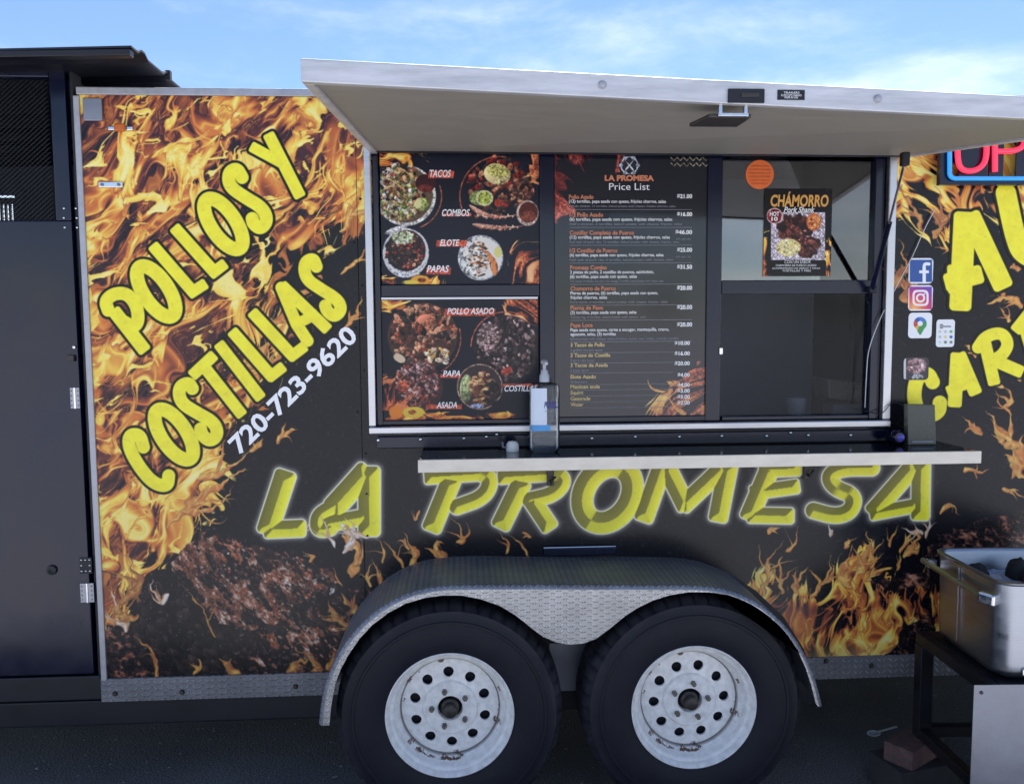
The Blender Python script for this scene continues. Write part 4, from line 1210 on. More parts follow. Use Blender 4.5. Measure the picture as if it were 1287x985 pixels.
# ---- counter shelf
sz0 = (P(527, 593.5, -.26).z + P(1231, 582.5, -.26).z) / 2
sz1 = (P(527, 579.5, -.26).z + P(1231, 566.5, -.26).z) / 2
SX0, SX1 = P(526.5, 586, -.26).x, P(1232, 575, -.26).x
SH = part('counter_shelf', MB().box(SX0, SX1, -.252, -.0045, sz0 + .006, sz1), 'shelf', bev=.002)
part('shelf_lip', MB().box(SX0 - .003, SX1 + .003, -.262, -.2525, sz0, sz1 + .002), 'lip', SH, bev=.0015)
part('back_ledge', MB().box(P(474, 548).x, P(1170, 540).x, -.014, -.0012, sz1 + .003, WZ0 - .036), 'black', bev=.003)
for px, py in ((692, 600), (1015, 592)):
    p = P(px, py, -.02)
    ct = part('shelf_catch', MB().box(p.x - .012, p.x + .012, -.022, -.0012, p.z - .030, sz0 - .002), 'hub', bev=.003)
    part('hook', MB().tube([(p.x, -.022, p.z - .010), (p.x, -.038, p.z - .018), (p.x + .004, -.040, p.z - .004), (p.x + .016, -.036, p.z + .006)], .004, 8), 'blackm', ct)

# ---- hatch, propped open
HU = [P(466, 193.5, -.012), P(1138, 199, -.012), P(1433, 157, -.95), P(378, 103, -.95)]
HN = ((HU[1] - HU[0]).cross(HU[3] - HU[0])).normalized()
if HN.z < 0: HN = -HN
HTH = .052


def H(s, t, h):
    a = HU[0].lerp(HU[1], s); b = HU[3].lerp(HU[2], s)
    return a.lerp(b, t) + Vector((0, 0, 1)) * (h * HTH)


def hbox(mb, s0, s1, t0, t1, h0, h1):
    return mb.hexa([H(s0, t0, h0), H(s1, t0, h0), H(s1, t1, h0), H(s0, t1, h0), H(s0, t0, h1), H(s1, t0, h1), H(s1, t1, h1), H(s0, t1, h1)])


HA = part('hatch', hbox(MB(), .012, .988, .02, .9715, .14, .40), 'ply')
part('front_bar', hbox(MB(), 0, 1, .9745, 1, 0, 1), 'hatch', HA, bev=.003)
part('side_bar', hbox(MB(), 0, .0118, .0005, .974, 0, .98), 'hatch', HA, bev=.002)
part('side_bar', hbox(MB(), .9882, 1, .0005, .974, 0, .98), 'hatch', HA, bev=.002)
part('top_skin', hbox(MB(), .0125, .9875, .021, .9735, .42, .97), 'black', HA)
part('gasket_shadow_strip', hbox(MB(), .0125, .9875, .9725, .9742, .02, .42), 'blackm', HA)  # black strip standing in for the shadow gap behind the front bar
part('hinge', MB().tube([HU[0].lerp(HU[1], .01) + Vector((0, -.004, .045)), HU[0].lerp(HU[1], .99) + Vector((0, -.004, .045))], .008, 10), 'alutrim', HA)
part('gasket_shadow_strip', hbox(MB(), .013, .987, .002, .0195, .05, .42), 'blackm', HA)
for px, py in ((757, 107), (1103, 124.5)):
    p = P(px, py, -.95); part('bolt', MB().lathe([(.0001, -.006), (.007, -.0055), (.010, -.001)], (p.x, -.95, p.z), 12), 'alutrim', HA)
x0, x1, z0, z1 = RECT(914.5, 112.5, 960, 130, -.95)
lt = part('latch_plate', MB().box(x0, x1, -.956, -.9505, z0, z1), 'blackm', HA, bev=.001)
part('slot', MB().box(x0 + .03, x1 - .014, -.958, -.9565, z0 + .012, z1 - .010), 'hub', lt)
p = P(921, 135, -.93)
lb = part('latch_bracket', MB().box(p.x - .034, p.x - .026, -.935, -.925, p.z - .014, p.z + .012).box(p.x + .026, p.x + .034, -.935, -.925, p.z - .014, p.z + .012).box(p.x - .036, p.x + .036, -.937, -.923, p.z - .022, p.z - .0145), 'chrome', HA, bev=.001)
part('latch_handle', MB().hexa([(p.x - .085, -.86, p.z - .030), (p.x + .034, -.86, p.z - .030), (p.x + .045, -.93, p.z - .024), (p.x - .055, -.93, p.z - .024), (p.x - .085, -.86, p.z - .020), (p.x + .034, -.86, p.z - .020), (p.x + .045, -.93, p.z - .014), (p.x - .055, -.93, p.z - .014)]), 'hub', HA, bev=.003)
x0, x1, z0, z1 = RECT(977, 113.5, 1011, 126, -.95)
pl = part('name_plate', MB().box(x0, x1, -.952, -.9505, z0, z1), 'blackm', HA)
mb = MB()
for i, (u0, u1, v) in enumerate(((.22, .80, .62), (.12, .88, .36), (.25, .75, .14))):
    put_text(mb, ('TRAILERS', 'CUSTOM CARGO', 'MADE IN USA')[i], x0 + (x1 - x0) * u0, x0 + (x1 - x0) * u1, z0 + (z1 - z0) * v, z0 + (z1 - z0) * (v + .2), -.9523, bold=.01)
part('lettering', mb, 'whitet', pl)
# gas strut at the right jamb
a, b = P(1096, 364, -.016), P(1137, 204, -.34)
m_ = a.lerp(b, .56)
st = part('gas_strut', MB().tube([a, m_], .0095, 12), 'black')
part('piston_rod', MB().tube([m_, b], .0042, 10), 'chrome', st)
part('end_fitting', MB().box(a.x - .012, a.x + .016, a.y - .010, .002, a.z - .012, a.z + .012), 'blackm', st, bev=.004)
part('end_fitting', MB().box(b.x - .012, b.x + .012, b.y - .012, b.y + .012, b.z - .012, b.z + .030), 'blackm', st, bev=.004)

# ---- fender over the two wheels
FY = -.33
FO = [(400, 911), (401.5, 892), (406, 866), (414, 843), (425, 820), (440, 798), (458, 779), (480, 761.5), (505, 748), (530, 740), (556, 736.3), (580, 735.2), (640, 735), (700, 735), (760, 735.3), (804, 735.6), (844, 735.6), (870, 735.6), (895, 737.3), (918, 742), (940, 750.5), (960, 762), (980, 778), (997, 797), (1011, 818), (1022.5, 843), (1030, 867), (1034.5, 886.5)]
FI = [(414, 911), (416, 888), (421, 860), (428, 841), (438, 822.5), (452, 802), (468, 785), (488, 770), (510, 758), (535, 750.8), (556, 748), (580, 748), (604, 752.5), (628, 761), (648, 773), (668, 789), (682, 799.5), (698, 806.5), (716, 810), (734, 808), (750, 802), (768, 788.5), (784, 775), (800, 764.5), (820, 754.5), (842, 747.6), (866, 743.8), (892, 744), (918, 747.5), (938, 755), (956, 765), (974, 780), (989, 796), (1003, 818), (1013, 840), (1020, 862), (1025.5, 884)]


def wp(L_, Y):
    return [(P(x, y, Y).x, P(x, y, Y).z) for x, y in L_]


def dense(L_, n):
    out = []
    for a, b in zip(L_[:-1], L_[1:]):
        for i in range(n): out.append((a[0] + (b[0] - a[0]) * i / n, a[1] + (b[1] - a[1]) * i / n))
    return out + [L_[-1]]


FOW = dense(wp(FO, FY), 2); FIW = wp(FI, FY)
FOW = [FOW[0]] + [tuple((FOW[i - 1][k] + 2 * FOW[i][k] + FOW[i + 1][k]) / 4 for k in (0, 1)) for i in range(1, len(FOW) - 1)] + [FOW[-1]]


def normals(L_):
    o = []
    for i in range(len(L_)):
        a, b = L_[max(0, i - 1)], L_[min(len(L_) - 1, i + 1)]
        t = Vector((b[0] - a[0], b[1] - a[1])).normalized(); o.append((-t.y, t.x))
    return o


def build_fender():
    n_ = normals(FOW); mb = MB(); rows = []
    r = .014
    prof = [(0.0, -.0035)] + [(0.0, FY + r)] + [(-r * (1 - math.cos(a)), FY + r - r * math.sin(a)) for a in (math.radians(q) for q in (22, 45, 68))] + [(-r, FY)]
    arc = [0]
    for a, b in zip(FOW[:-1], FOW[1:]): arc.append(arc[-1] + math.hypot(b[0] - a[0], b[1] - a[1]))
    vv = [0]
    for a, b in zip(prof[:-1], prof[1:]): vv.append(vv[-1] + math.hypot(b[0] - a[0], b[1] - a[1]))
    uvs = []
    vs = []
    for j, (off, y) in enumerate(prof):
        for i, (x, z) in enumerate(FOW):
            vs.append((x + n_[i][0] * off, y, z + n_[i][1] * off)); uvs.append((arc[i], vv[j]))
    N = len(FOW); fs = []
    for j in range(len(prof) - 1):
        for i in range(N - 1): fs.append((j * N + i, j * N + i + 1, (j + 1) * N + i + 1, (j + 1) * N + i))
    top = MB().add(vs, fs)
    d = {v: u for v, u in zip(top.v, uvs)}
    top.uv = {'plate': lambda v: d[v]}
    f = part('fender', top, 'plate_top', smooth_=True, angle=60)
    # face with its scalloped lower edge
    outer = [(x + n_[i][0] * -r, z + n_[i][1] * -r) for i, (x, z) in enumerate(FOW)]
    inn = FIW
    face = MB().prism(outer + inn[::-1], FY, FY + .004)
    face.uv = {'plate': lambda v: (v[0], v[2])}
    part('fender_face', face, 'plate', f)
    return f


FEN = build_fender()
well = wp([(406, 900), (414, 858), (432, 812), (460, 772), (500, 735), (540, 714), (600, 702), (860, 702), (910, 715), (950, 742), (985, 775), (1010, 815), (1020, 850), (1024, 882)], 0)
part('wheel_well', MB().prism(well, -.003, -.0005), 'blackm')
a, b, c_, d = RECT(690, 806, 750, 838)
part('liner_plate', MB().box(a, b, -.012, -.0085, ZTRB - .01, d), 'sheet')
x0, x1, z0, z1 = RECT(683, 686, 773, 696)
fl = part('vent_flap', MB().box(x0, x1, -.016, -.0005, z0, z1 - .004), 'black', bev=.002)
part('hinge', MB().tube([(x0, -.010, z1 - .001), (x1, -.010, z1 - .001)], .0035, 8), 'chrome', fl)


# ---- wheels
def build_wheel(cx, cz, rot, lug, yf):
    T = empty('wheel', (cx, yf + .1, cz)); T.parent = TR; T.location = Vector((cx, yf + .1, cz)) - world_loc(TR)
    R = cz - GZ - .001
    ro = R
    # tyre: bulged sidewall and blocky shoulder
    prof = [(.196, .012), (.204, .000), (.222, -.010), (.250, -.0165), (.285, -.018), (.304, -.0155), (.306, -.0185), (.314, -.0182), (.317, -.0150), (ro - .026, -.007), (ro - .016, .005), (ro - .007, .018), (ro - .0015, .040), (ro, .075), (ro, .10), (ro, .125), (ro - .0015, .16), (ro - .007, .182), (ro - .03, .202), (.25, .215), (.204, .205)]
    nseg = 240
    def rmod(j, k):
        if j in (10, 11, 12): return 1 - (.022 if (k % 5) == 0 else 0)
        if j in (13, 15): return 1 - (.022 if (k % 5) == (3 if j == 13 else 1) else 0)
        return 1.0
    mb = MB(); mb.cap = False
    mb.lathe(prof, (cx, yf, cz), nseg, 'Y', rmod)
    part('tyre', mb, 'rubber', T, smooth_=True, angle=30, loc=(cx, yf, cz))
    mb = MB(); mb.cap = False
    prof = [(.199, .016), (.2075, .004), (.2085, -.006), (.2055, -.0085), (.201, -.004), (.197, .006), (.1935, .013), (.186, .016), (.183, .020), (.181, .034), (.176, .044), (.166, .056), (.1625, .068), (.1625, .075)]
    mb.lathe(prof, (cx, yf, cz), 96)
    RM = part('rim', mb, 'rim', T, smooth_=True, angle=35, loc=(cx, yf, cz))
    # disc with ten vent holes
    db = MB(); yd = .064
    def cyl(r, a, y): return (cx + r * math.cos(a), yf + y, cz + r * math.sin(a))
    def dome(r):
        t = (r - .09) / .07
        return yd + .004 * max(0, t) ** 2 - .006 * max(0, 1 - abs(t))
    ra, rb, rh, hr = .092, .1615, .119, .0172
    q = 24
    for h in range(10):
        ac = rot + h * math.pi / 5
        outer = []; inner = []; back = []
        for k in range(q):
            t = 2 * math.pi * k / q + math.pi / 4
            c_, s_ = math.cos(t), math.sin(t); m_ = max(abs(c_), abs(s_))
            ux, uy = c_ / m_, s_ / m_
            r = (ra + rb) / 2 + ux * (rb - ra) / 2; a = ac + uy * math.pi / 10
            outer.append(cyl(r, a, dome(r)))
            rr = rh + hr * c_; aa = ac + hr * s_ * 1.0 / rh
            inner.append(cyl(rr, aa, dome(rr))); back.append(cyl(rr, aa, dome(rr) + .008))
        db.add(outer + inner + back, [(k, (k + 1) % q, q + (k + 1) % q, q + k) for k in range(q)] + [(q + k, q + (k + 1) % q, 2 * q + (k + 1) % q, 2 * q + k) for k in range(q)])
    n = 80
    rings = [(.092, dome(.092)), (.089, .052), (.086, .049), (.042, .049), (.040, .052), (.040, .075)]
    vs = [cyl(r, 2 * math.pi * k / n, y) for r, y in rings for k in range(n)]
    db.add(vs, [(j * n + k, j * n + (k + 1) % n, (j + 1) * n + (k + 1) % n, (j + 1) * n + k) for j in range(len(rings) - 1) for k in range(n)])
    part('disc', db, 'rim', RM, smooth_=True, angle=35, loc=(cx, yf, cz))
    bk = MB().lathe([(.0001, .088), (.178, .088), (.178, .095)], (cx, yf, cz), 40)
    part('brake_drum', bk, 'under', RM)
    part('hub', MB().lathe([(.0001, .018), (.018, .018), (.021, .020), (.0225, .026), (.0225, .045), (.030, .050), (.031, .080)], (cx, yf, cz), 28), 'hub', T, smooth_=True)
    ln = None
    for i in range(5):
        a = lug + i * 2 * math.pi / 5
        p = Vector(cyl(.0605, a, .040))
        if ln is None:
            ln = part('lug_nut', MB().lathe([(.0001, -.010), (.0055, -.010), (.0085, -.006), (.0095, .0085)], p, 6), 'nut', T)
        else:
            copy_of(ln, p, T)
    return T


def wheel_at(px, py, rot, lug):
    p = P(px, py, -.285)
    build_wheel(p.x, .328, math.radians(rot), math.radians(lug), -.285)


wheel_at(565.5, 899, 92, 107)
wheel_at(872, 896.5, 75, 80)
for px in (565.5, 872):
    x = P(px, 899, -.285).x
    part('axle', MB().tube([(x, -.16, .328), (x, 1.9, .328)], .03, 12), 'under')
    part('spring', MB().box(x - .30, x + .30, .03, .011 + .07, .30, .33), 'under')

# ---- smoker porch at the left end
PX1 = XL - .020
pdx = P(98, 439).x                      # right edge of the door
zdt, zdb = P(50, 88).z, P(60, 848).z
zsb = P(60, 881).z
zc = P(60, 76).z
part('porch_post', MB().box(pdx + .012, PX1, .004, .07, zsb, zc), 'blackm', bev=.004)
part('porch_sill', MB().box(-2.6, XL - .021, -.004, .08, zsb + .001, zdb - .006), 'blackm', bev=.005)
part('porch_header', MB().box(-2.6, PX1, .0, .07, zdt + .006, zc + .03), 'blackm', bev=.004)
bx0, bx1, bz0, bz1 = P(-30, 260, 1.5).x, P(19, 260, 1.5).x, P(8, 277, 1.5).z, P(8, 245, 1.5).z
part('porch_back', MB().box(-2.6, bx0, 1.5, 1.53, zsb, zc - .05).box(bx1, PX1 + .01, 1.5, 1.53, zsb, zc - .05).box(bx0, bx1, 1.5, 1.53, zsb, bz0).box(bx0, bx1, 1.5, 1.53, bz1, zc - .05), 'dark')
zmid = bz0 + (bz1 - bz0) * .66
part('vent_bar', MB().box(bx0, bx1, 1.505, 1.525, zmid, zmid + .03), 'dark')
for i in range(9):
    xx = bx0 + (bx1 - bx0) * (i + .5) / 9
    part('vent_bar', MB().box(xx - .005, xx + .005, 1.508, 1.522, bz0, zmid - .0005), 'dark')
part('porch_floor', MB().box(-2.6, PX1, .085, 1.49, zsb, zsb + .03), 'under')
part('porch_end', MB().box(-2.63, -2.6, .0, 1.53, zsb, zc - .03), 'dark')
mx1 = P(66, 190).x; mz0, mz1 = P(33, 277).z, P(33, 97).z
dxl = -2.56
DR = part('porch_door', MB().box(dxl, pdx, -.002, .03, zdb, mz0 - .001), 'black', bev=.004)
part('door_stile', MB().box(mx1, pdx, -.001, .03, mz0, zdt), 'black', DR, bev=.004)
part('door_rail', MB().box(dxl, mx1 - .0005, -.001, .03, mz1, zdt), 'black', DR, bev=.004)
part('door_stile', MB().box(dxl, dxl + .06, -.001, .03, mz0, mz1 - .0005), 'black', DR, bev=.004)
mb = MB()
cwid, chei = .0170, .0075
x = dxl + .06
cols = int((mx1 - dxl - .06) / cwid); rows_ = int((mz1 - mz0) / chei)
for r in range(rows_ + 1):
    z = mz0 + r * chei
    for c_ in range(cols):
        xa = x + c_ * cwid + (cwid / 2 if r % 2 else 0)
        if xa + cwid / 2 > mx1 or z + chei > mz1: continue
        for sx in (1, -1):
            xb = xa + sx * cwid / 2
            if xb < x: continue
            w = .0011
            mb.add([(xa, .008, z - w), (xb, .014, z + chei - w), (xb, .014, z + chei + w), (xa, .008, z + w)], [(0, 1, 2, 3)])
tag(part('mesh_screen', mb, 'blackm', DR), kind='stuff')
for k, (px, py) in enumerate(((81, 262), (81, 274), (82, 286))):
    p = P(px, py); part('rivet', MB().lathe([(.0001, -.006), (.003, -.005), (.0045, -.002)], (p.x, 0, p.z), 8), 'chrome', DR)
for k, (px, py) in enumerate(((95.5, 262), (96.5, 274), (97, 286))):
    p = P(px, py); part('rivet', MB().lathe([(.0001, -.003), (.003, -.002), (.0045, .0035)], (p.x, 0, p.z), 8), 'chrome')
for (xa, ya, xb, yb) in ((89.5, 487, 101, 513), (102, 732, 119, 756)):
    a, b, c_, d = RECT(xa, ya, xb, yb)
    hg = part('door_hinge', MB().box(a, (a + b) / 2 - .004, -.007, -.0022, c_, d).box((a + b) / 2 + .004, b, -.007, -.0022, c_, d), 'alutrim', DR, bev=.001)
    part('pin', MB().tube([((a + b) / 2, -.006, c_), ((a + b) / 2, -.006, d)], .004, 8), 'chrome', hg)
    for fx in (.14, .86):
        for fz in (.15, .38, .62, .85):
            part('hole', MB().lathe([(.0001, -.0082), (.0022, -.008), (.0026, -.0068)], (a + (b - a) * fx, 0, c_ + (d - c_) * fz), 6), 'blackm', hg)
a, b, c_, d = RECT(101, 700, 116, 720)
hp = part('hinge_plate', MB().box(a, b, -.005, -.0022, c_, d), 'blackm', DR)
for fx in (.15, .5, .85):
    for fz in (.15, .5, .85):
        if fx != .5 or fz != .5:
            part('screw', MB().lathe([(.0001, -.008), (.003, -.007), (.004, -.0052)], (a + (b - a) * fx, 0, c_ + (d - c_) * fz), 6), 'chrome', hp)
p = P(66, 715.5); lk = part('lock', MB().lathe([(.0001, -.009), (.006, -.009), (.0065, -.012), (.016, -.010), (.018, -.0022)], (p.x, 0, p.z), 20), 'blackm', DR, smooth_=True)
a, b, c_, d = RECT(86, 446, 95, 454)
part('latch', MB().box(a, b, -.016, -.0022, c_, d), 'hub', DR, bev=.002)
p = P(95, 436); part('stud', MB().lathe([(.0001, -.014), (.005, -.013), (.006, .0035)], (p.x, 0, p.z), 8), 'chrome')
# porch roof: corrugated sheet falling to the back
rf = P(165, 60, -.22)
best = min((abs(P(226, 112, y / 100).x - rf.x), y / 100) for y in range(-10, 200))
rk = P(226, 112, best[1])
slope = (rk.z - rf.z) / (rk.y - rf.y)
rb_y = 1.55
rl = P(-40, 66.5, -.22).z + .03
print('porch roof', rf, rk, slope, 'trailer top', ZT, 'roof z back', rf.z + slope * (rb_y - rf.y))
slope = max(slope, (ZT + .075 - rf.z) / (rb_y - rf.y))
mb = MB(); nrib = 64; vs = []
for i in range(nrib + 1):
    y = rf.y + (rb_y - rf.y) * i / nrib
    h = (.014 if i % 8 in (3, 4) else 0.)
    zr = rf.z + slope * (y - rf.y) + h
    for xx in (-2.75, rf.x):
        z = zr - (rf.x - xx) * .034
        vs += [(xx, y, z), (xx, y, z + .006)]
fs = []
for i in range(nrib):
    a = i * 4; b = a + 4
    fs += [(a, b, b + 2, a + 2), (a + 1, a + 3, b + 3, b + 1), (a + 2, b + 2, b + 3, a + 3), (a, a + 1, b + 1, b)]
fs += [(0, 2, 3, 1), (nrib * 4, nrib * 4 + 1, nrib * 4 + 3, nrib * 4 + 2)]
PR = part('porch_roof', MB().add(vs, fs), 'blackm')
part('fascia', MB().hexa([(-2.75, rf.y - .004, rf.z - .070), (rf.x - .004, rf.y - .004, rf.z - .024), (rf.x - .004, rf.y + .03, rf.z - .024), (-2.75, rf.y + .03, rf.z - .070), (-2.75, rf.y - .004, rf.z - .050), (rf.x - .004, rf.y - .004, rf.z - .004), (rf.x - .004, rf.y + .03, rf.z - .004), (-2.75, rf.y + .03, rf.z - .050)]), 'blackm', PR, bev=.003)
part('brace', MB().bar((PX1 - .02, .03, zc + .02), (rf.x - .1, .75, rf.z + slope * .95 - .03), .03, .03), 'blackm', PR)
part('rafter', MB().bar((PX1 - .03, .08, rf.z - .05), (PX1 - .03, rb_y - .05, rf.z + slope * (rb_y - rf.y) - .055), .04, .05), 'blackm', PR)
for yy in (.10, .42):
    zz = rf.z + slope * (yy - rf.y)
    part('sheet_edge', MB().box(rf.x - .01, rf.x + .006, yy, yy + .02, zz - .004, zz + .028), 'blackm', PR)

# ---- lettering: cut vinyl, each word on its own
def word(strokes, margin, label, step=1.4):
    x0, y0, x1, y1 = word_box(strokes, margin + 2)
    nx, ny = int((x1 - x0) / step) + 2, int((y1 - y0) / step) + 2
    X, Y = np.meshgrid(x0 + np.arange(nx) * step, y0 + np.arange(ny) * step)
    D = stroke_sdf(X, Y, strokes) - margin
    vid = {}; vs = []; fs = []
    def vert(key, x, y):
        if key not in vid:
            vid[key] = len(vs); p = P(x, y, 0); vs.append((p.x, -.0012, p.z))
        return vid[key]
    for j in range(ny - 1):
        for i in range(nx - 1):
            cs = [(i, j), (i + 1, j), (i + 1, j + 1), (i, j + 1)]
            ds = [D[b, a] for a, b in cs]
            if min(ds) > 0: continue
            poly = []
            for k in range(4):
                (a, b), (c, d) = cs[k], cs[(k + 1) % 4]; da, db = ds[k], ds[(k + 1) % 4]
                if da <= 0: poly.append(vert((a, b), X[b, a], Y[b, a]))
                if (da <= 0) != (db <= 0):
                    t = da / (da - db); key = tuple(sorted(((a, b), (c, d))))
                    poly.append(vert(key, X[b, a] + (X[d, c] - X[b, a]) * t, Y[b, a] + (Y[d, c] - Y[b, a]) * t))
            if len(poly) >= 3: fs.append(tuple(poly))
    mb = MB().add(vs, fs); mb.uv = {'print': wrap_uv}
    o = part('lettering', mb, 'wrap'); o['label'] = label
    return o


word(WORD_POLLOS, 3, 'yellow words POLLOS Y with black outline')
word(WORD_COSTILLAS, 3, 'yellow word COSTILLAS with black outline')
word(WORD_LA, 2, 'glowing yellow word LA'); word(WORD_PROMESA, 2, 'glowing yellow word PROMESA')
word(WORD_AL, 3.4, 'yellow word AL'); word(WORD_CARBON, 2.2, 'yellow word CARBON')
v, f = text_flat('720-723-9620', .028)
a_ = np.array(v); mn, mx = a_.min(0), a_.max(0)
o_, e_, u_ = np.array((300.5, 571.5)), np.array((450.5, 424.0)), np.array((-15.5, -17.5))
mb = MB(); vs = []
for q in v:
    t = (q[0] - mn[0]) / (mx[0] - mn[0]); h = q[1] / mx[1]
    w_ = o_ + (e_ - o_) * t + u_ * h
    p = P(w_[0], w_[1], 0); vs.append((p.x, -.0012, p.z))
mb.add(vs, f)
o = part('lettering', mb, 'whitev'); o['label'] = 'white phone number'

# ------------------------------------------------------------------ menus, posters and stickers
YP = .0165


def board(name, r, paint, res, label, cat, Y=YP, rough=.25, ior=1.35, th=.006):
    x0, x1, z0, z1 = RECT(*r, Y)
    z1 = min(z1, WZ1 - .002)
    c = Canvas(x0, x1, z0, z1, Y, res, (30, 30, 30)); paint(c)
    lum = c.a.max(-1, keepdims=True) / 255
    gr = fbm(c.px / 2.2, c.py / 2.2, 3, 777, .7)[..., None]
    c.a = c.a * (1 + (gr - .5) * 1.5 * np.clip((lum - .16) * 3, 0, 1) * (lum < .8))
    m = print_mat(name + ' print', c.image(name + ' print'), rough, ior, .004)
    o = quad_print(name, c, Y, m, None, th); tag(o, label, cat)
    return o


B1 = board('menu_poster', (478.5, 188, 677.5, 357), paint_combo, 900, 'upper left menu poster with tacos, combo platter, elote and papas plates', 'menu')
B2 = board('menu_poster', (480.5, 377, 676, 526.5), paint_grill, 900, 'lower left menu poster with grilled chicken, ribs and asada plates', 'menu')
B3 = board('price_board', (697.5, 188, 888, 522.5), paint_price, 800, 'tall dark price list board in the middle window bay', 'price list', rough=.08, ior=1.6)
B4 = board('shank_poster', (960.5, 237, 1045, 347), paint_shank, 1400, 'small pork shank poster on the upper right window pane', 'poster', Y=.0215, th=.004)


def letters(o, items, Y, m, bold=.02, shear=.25):
    mb = MB()
    for t, x0, x1, yb, yt in items:
        text_px(mb, t, x0, x1, yb, yt, Y, bold=bold, shear=shear)
    return mb.make('lettering', MT[m], o)


letters(B1, [('TACOS', 540, 567, 222.5, 213.5), ('COMBOS', 555.5, 590.5, 271.5, 263), ('ELOTE', 553, 577.5, 309, 301), ('PAPAS', 536.5, 564.5, 342, 333.5)], YP - .0012, 'whitet')
letters(B2, [('POLLO ASADO', 562, 621, 394.5, 387), ('PAPA', 556.5, 578.5, 473, 465.5), ('COSTILLAS', 634, 675.5, 491.5, 484), ('ASADA', 548.5, 574.5, 512.5, 505)], YP - .0012, 'whitet')
letters(B4, [('CH\u00c1MORRO', 968.5, 1041.5, 259.3, 241), ], .0203, 'goldt', .03, .1)
letters(B4, [('Pork Shank', 985, 1024, 267, 260)], .0201, 'whitet', .02, .3)
letters(B4, [('CON UN SABOR', 986, 1019, 331, 327.3), ('CHAMORRO DE PUERCO ASADO', 975, 1026, 334.8, 332.2), ('ACOMPA\u00d1ADO DE ARROZ Y SALSA', 970.5, 1031, 338.2, 335.6), ('TORTILLAS Y MAS', 983, 1019, 341.5, 339)], .0203, 'whitet', .0, 0)
letters(B4, [('HOT', 967.5, 979.5, 271.5, 266.2), ('10', 969.5, 977.5, 277.6, 272.6)], .0203, 'whitet', .03, 0)

PL = [('Pollo Asado', 715, 250, 31, '$21.00', ['(12) tortillas, papa asada con queso, frijoles charros, salsa'], 'Whole chicken, 12 tortillas, baked potato with cheese, frijoles charros, salsa', 837),
      ('1/2 Pollo Asado', 716, 272.5, 42, '$16.00', ['(6) tortillas, papa asada con queso, frijoles charros, salsa'], 'Half a chicken, 6 tortillas, baked potato with cheese, frijoles, salsa', 845),
      ('Costillar Completo de Puerco', 716, 295, 81, '$46.00', ['(12) tortillas, papa asada con queso, frijoles charros, salsa'], 'Full rack of pork ribs, 12 tortillas, baked potato with cheese, frijoles, salsa', 842),
      ('1/2 Costillar de Puerco', 716, 317.3, 60, '$25.00', ['(6) tortillas, papa asada con queso, frijoles charros, salsa'], 'Half rack of pork ribs, 6 tortillas, baked potato with cheese, salsa', 834),
      ('Promesa Combo', 716.5, 338.7, 46, '$31.50', ['2 piezas de pollo, 2 costillas de puerco, salchich\u00f3n,', '(6) tortillas, papa asada con queso, salsa'], 'Two pieces of chicken, two pork ribs, sausage, 6 tortillas, baked potato with cheese, salsa', 822),
      ('Chamorro de Puerco', 717, 365, 57, '$20.00', ['Pierna de puerco, (6) tortillas, papa asada con queso,', 'frijoles charros, salsa'], 'Pork shank, 6 tortillas, baked potato with cheese, frijoles, salsa', 827),
      ('Pierna de Pavo', 717, 389.3, 41, '$20.00', ['(3) tortillas, papa asada con queso, salsa'], 'Turkey leg, 3 tortillas, baked potato with cheese, salsa', 800),
      ('Papa Loca', 717, 411, 28, '$20.00', ['Papa asada con queso, carne a escoger, mantequilla, crema,', 'aguacate, salsa, (3) tortillas'], 'Baked potato with cheese, meat of choice, butter, sour cream, avocado, tortillas', 841)]
w_, o_, g_, y_ = MB(), MB(), MB(), MB(); ln_ = MB()
YT = YP - .0012
for nm, x, yb, wd, pr, lines, sub, xe in PL:
    text_px(o_, nm, x, x + wd, yb, yb - 5.2, YT, bold=.02)
    text_px(w_, pr, 851 if '46' not in pr else 849, 870, yb - .8, yb - 6.0, YT, bold=.035)
    for i, l in enumerate(lines):
        yy = yb + 5.0 + i * 5.6
        ex = xe if i == 0 else x + (84 if 'tort' in l[:10] else 46 if 'frij' in l else 57)
        text_px(w_, l, x, ex, yy, yy - 3.9, YT, bold=.012)
    yy = yb + 5.0 + len(lines) * 5.4
    text_px(g_, sub, x, min(xe + 12, 866), yy, yy - 2.6, YT)
    if '46' in pr or '25' in pr: text_px(g_, 'full rack ribs', 850, 868, yb + 6.5, yb + 4, YT)
    p, q = P(x, yy + 3.0, YT), P(869.5, yy + 2.6, YT); ln_.box(p.x, q.x, YT, YT + .0004, p.z - .0006, p.z + .0006)
for nm, sub, yb, wd, pr in (('3 Tacos de Pollo', '3 grilled chicken tacos', 435.5, 43, '$10.00'), ('3 Tacos de Costilla', '3 pork ribs tacos', 448.5, 50, '$16.00'), ('3 Tacos de Asada', '3 steak tacos', 461, 47, '$20.00'), ('Elote Asado', 'Grilled corn', 475.5, 32, '$4.00'),
                            ('Mexican soda', '', 488, 37, '$4.00'), ('Squirt', '', 495.5, 16, '$3.00'), ('Gatorade', '', 503, 25, '$3.00'), ('Water', '', 510.5, 16, '$2.00')):
    text_px(y_, nm, 717, 717 + wd, yb, yb - 4.6, YT, bold=.02)
    text_px(w_, pr, 848 if len(pr) > 5 else 851.5, 867, yb - 2.2, yb - 7.0, YT, bold=.035)
    if sub: text_px(g_, sub, 717, 717 + len(sub) * 1.75, yb + 6, yb + 2.6, YT)
    p, q = P(717, yb + (8 if sub else 2.2), YT), P(846, yb + (7 if sub else 1.6), YT); ln_.box(p.x, q.x, YT, YT + .0004, p.z - .0005, p.z + .0005)
text_px(o_, 'LA PROMESA', 760, 822, 227.2, 220.2, YT, bold=.05)
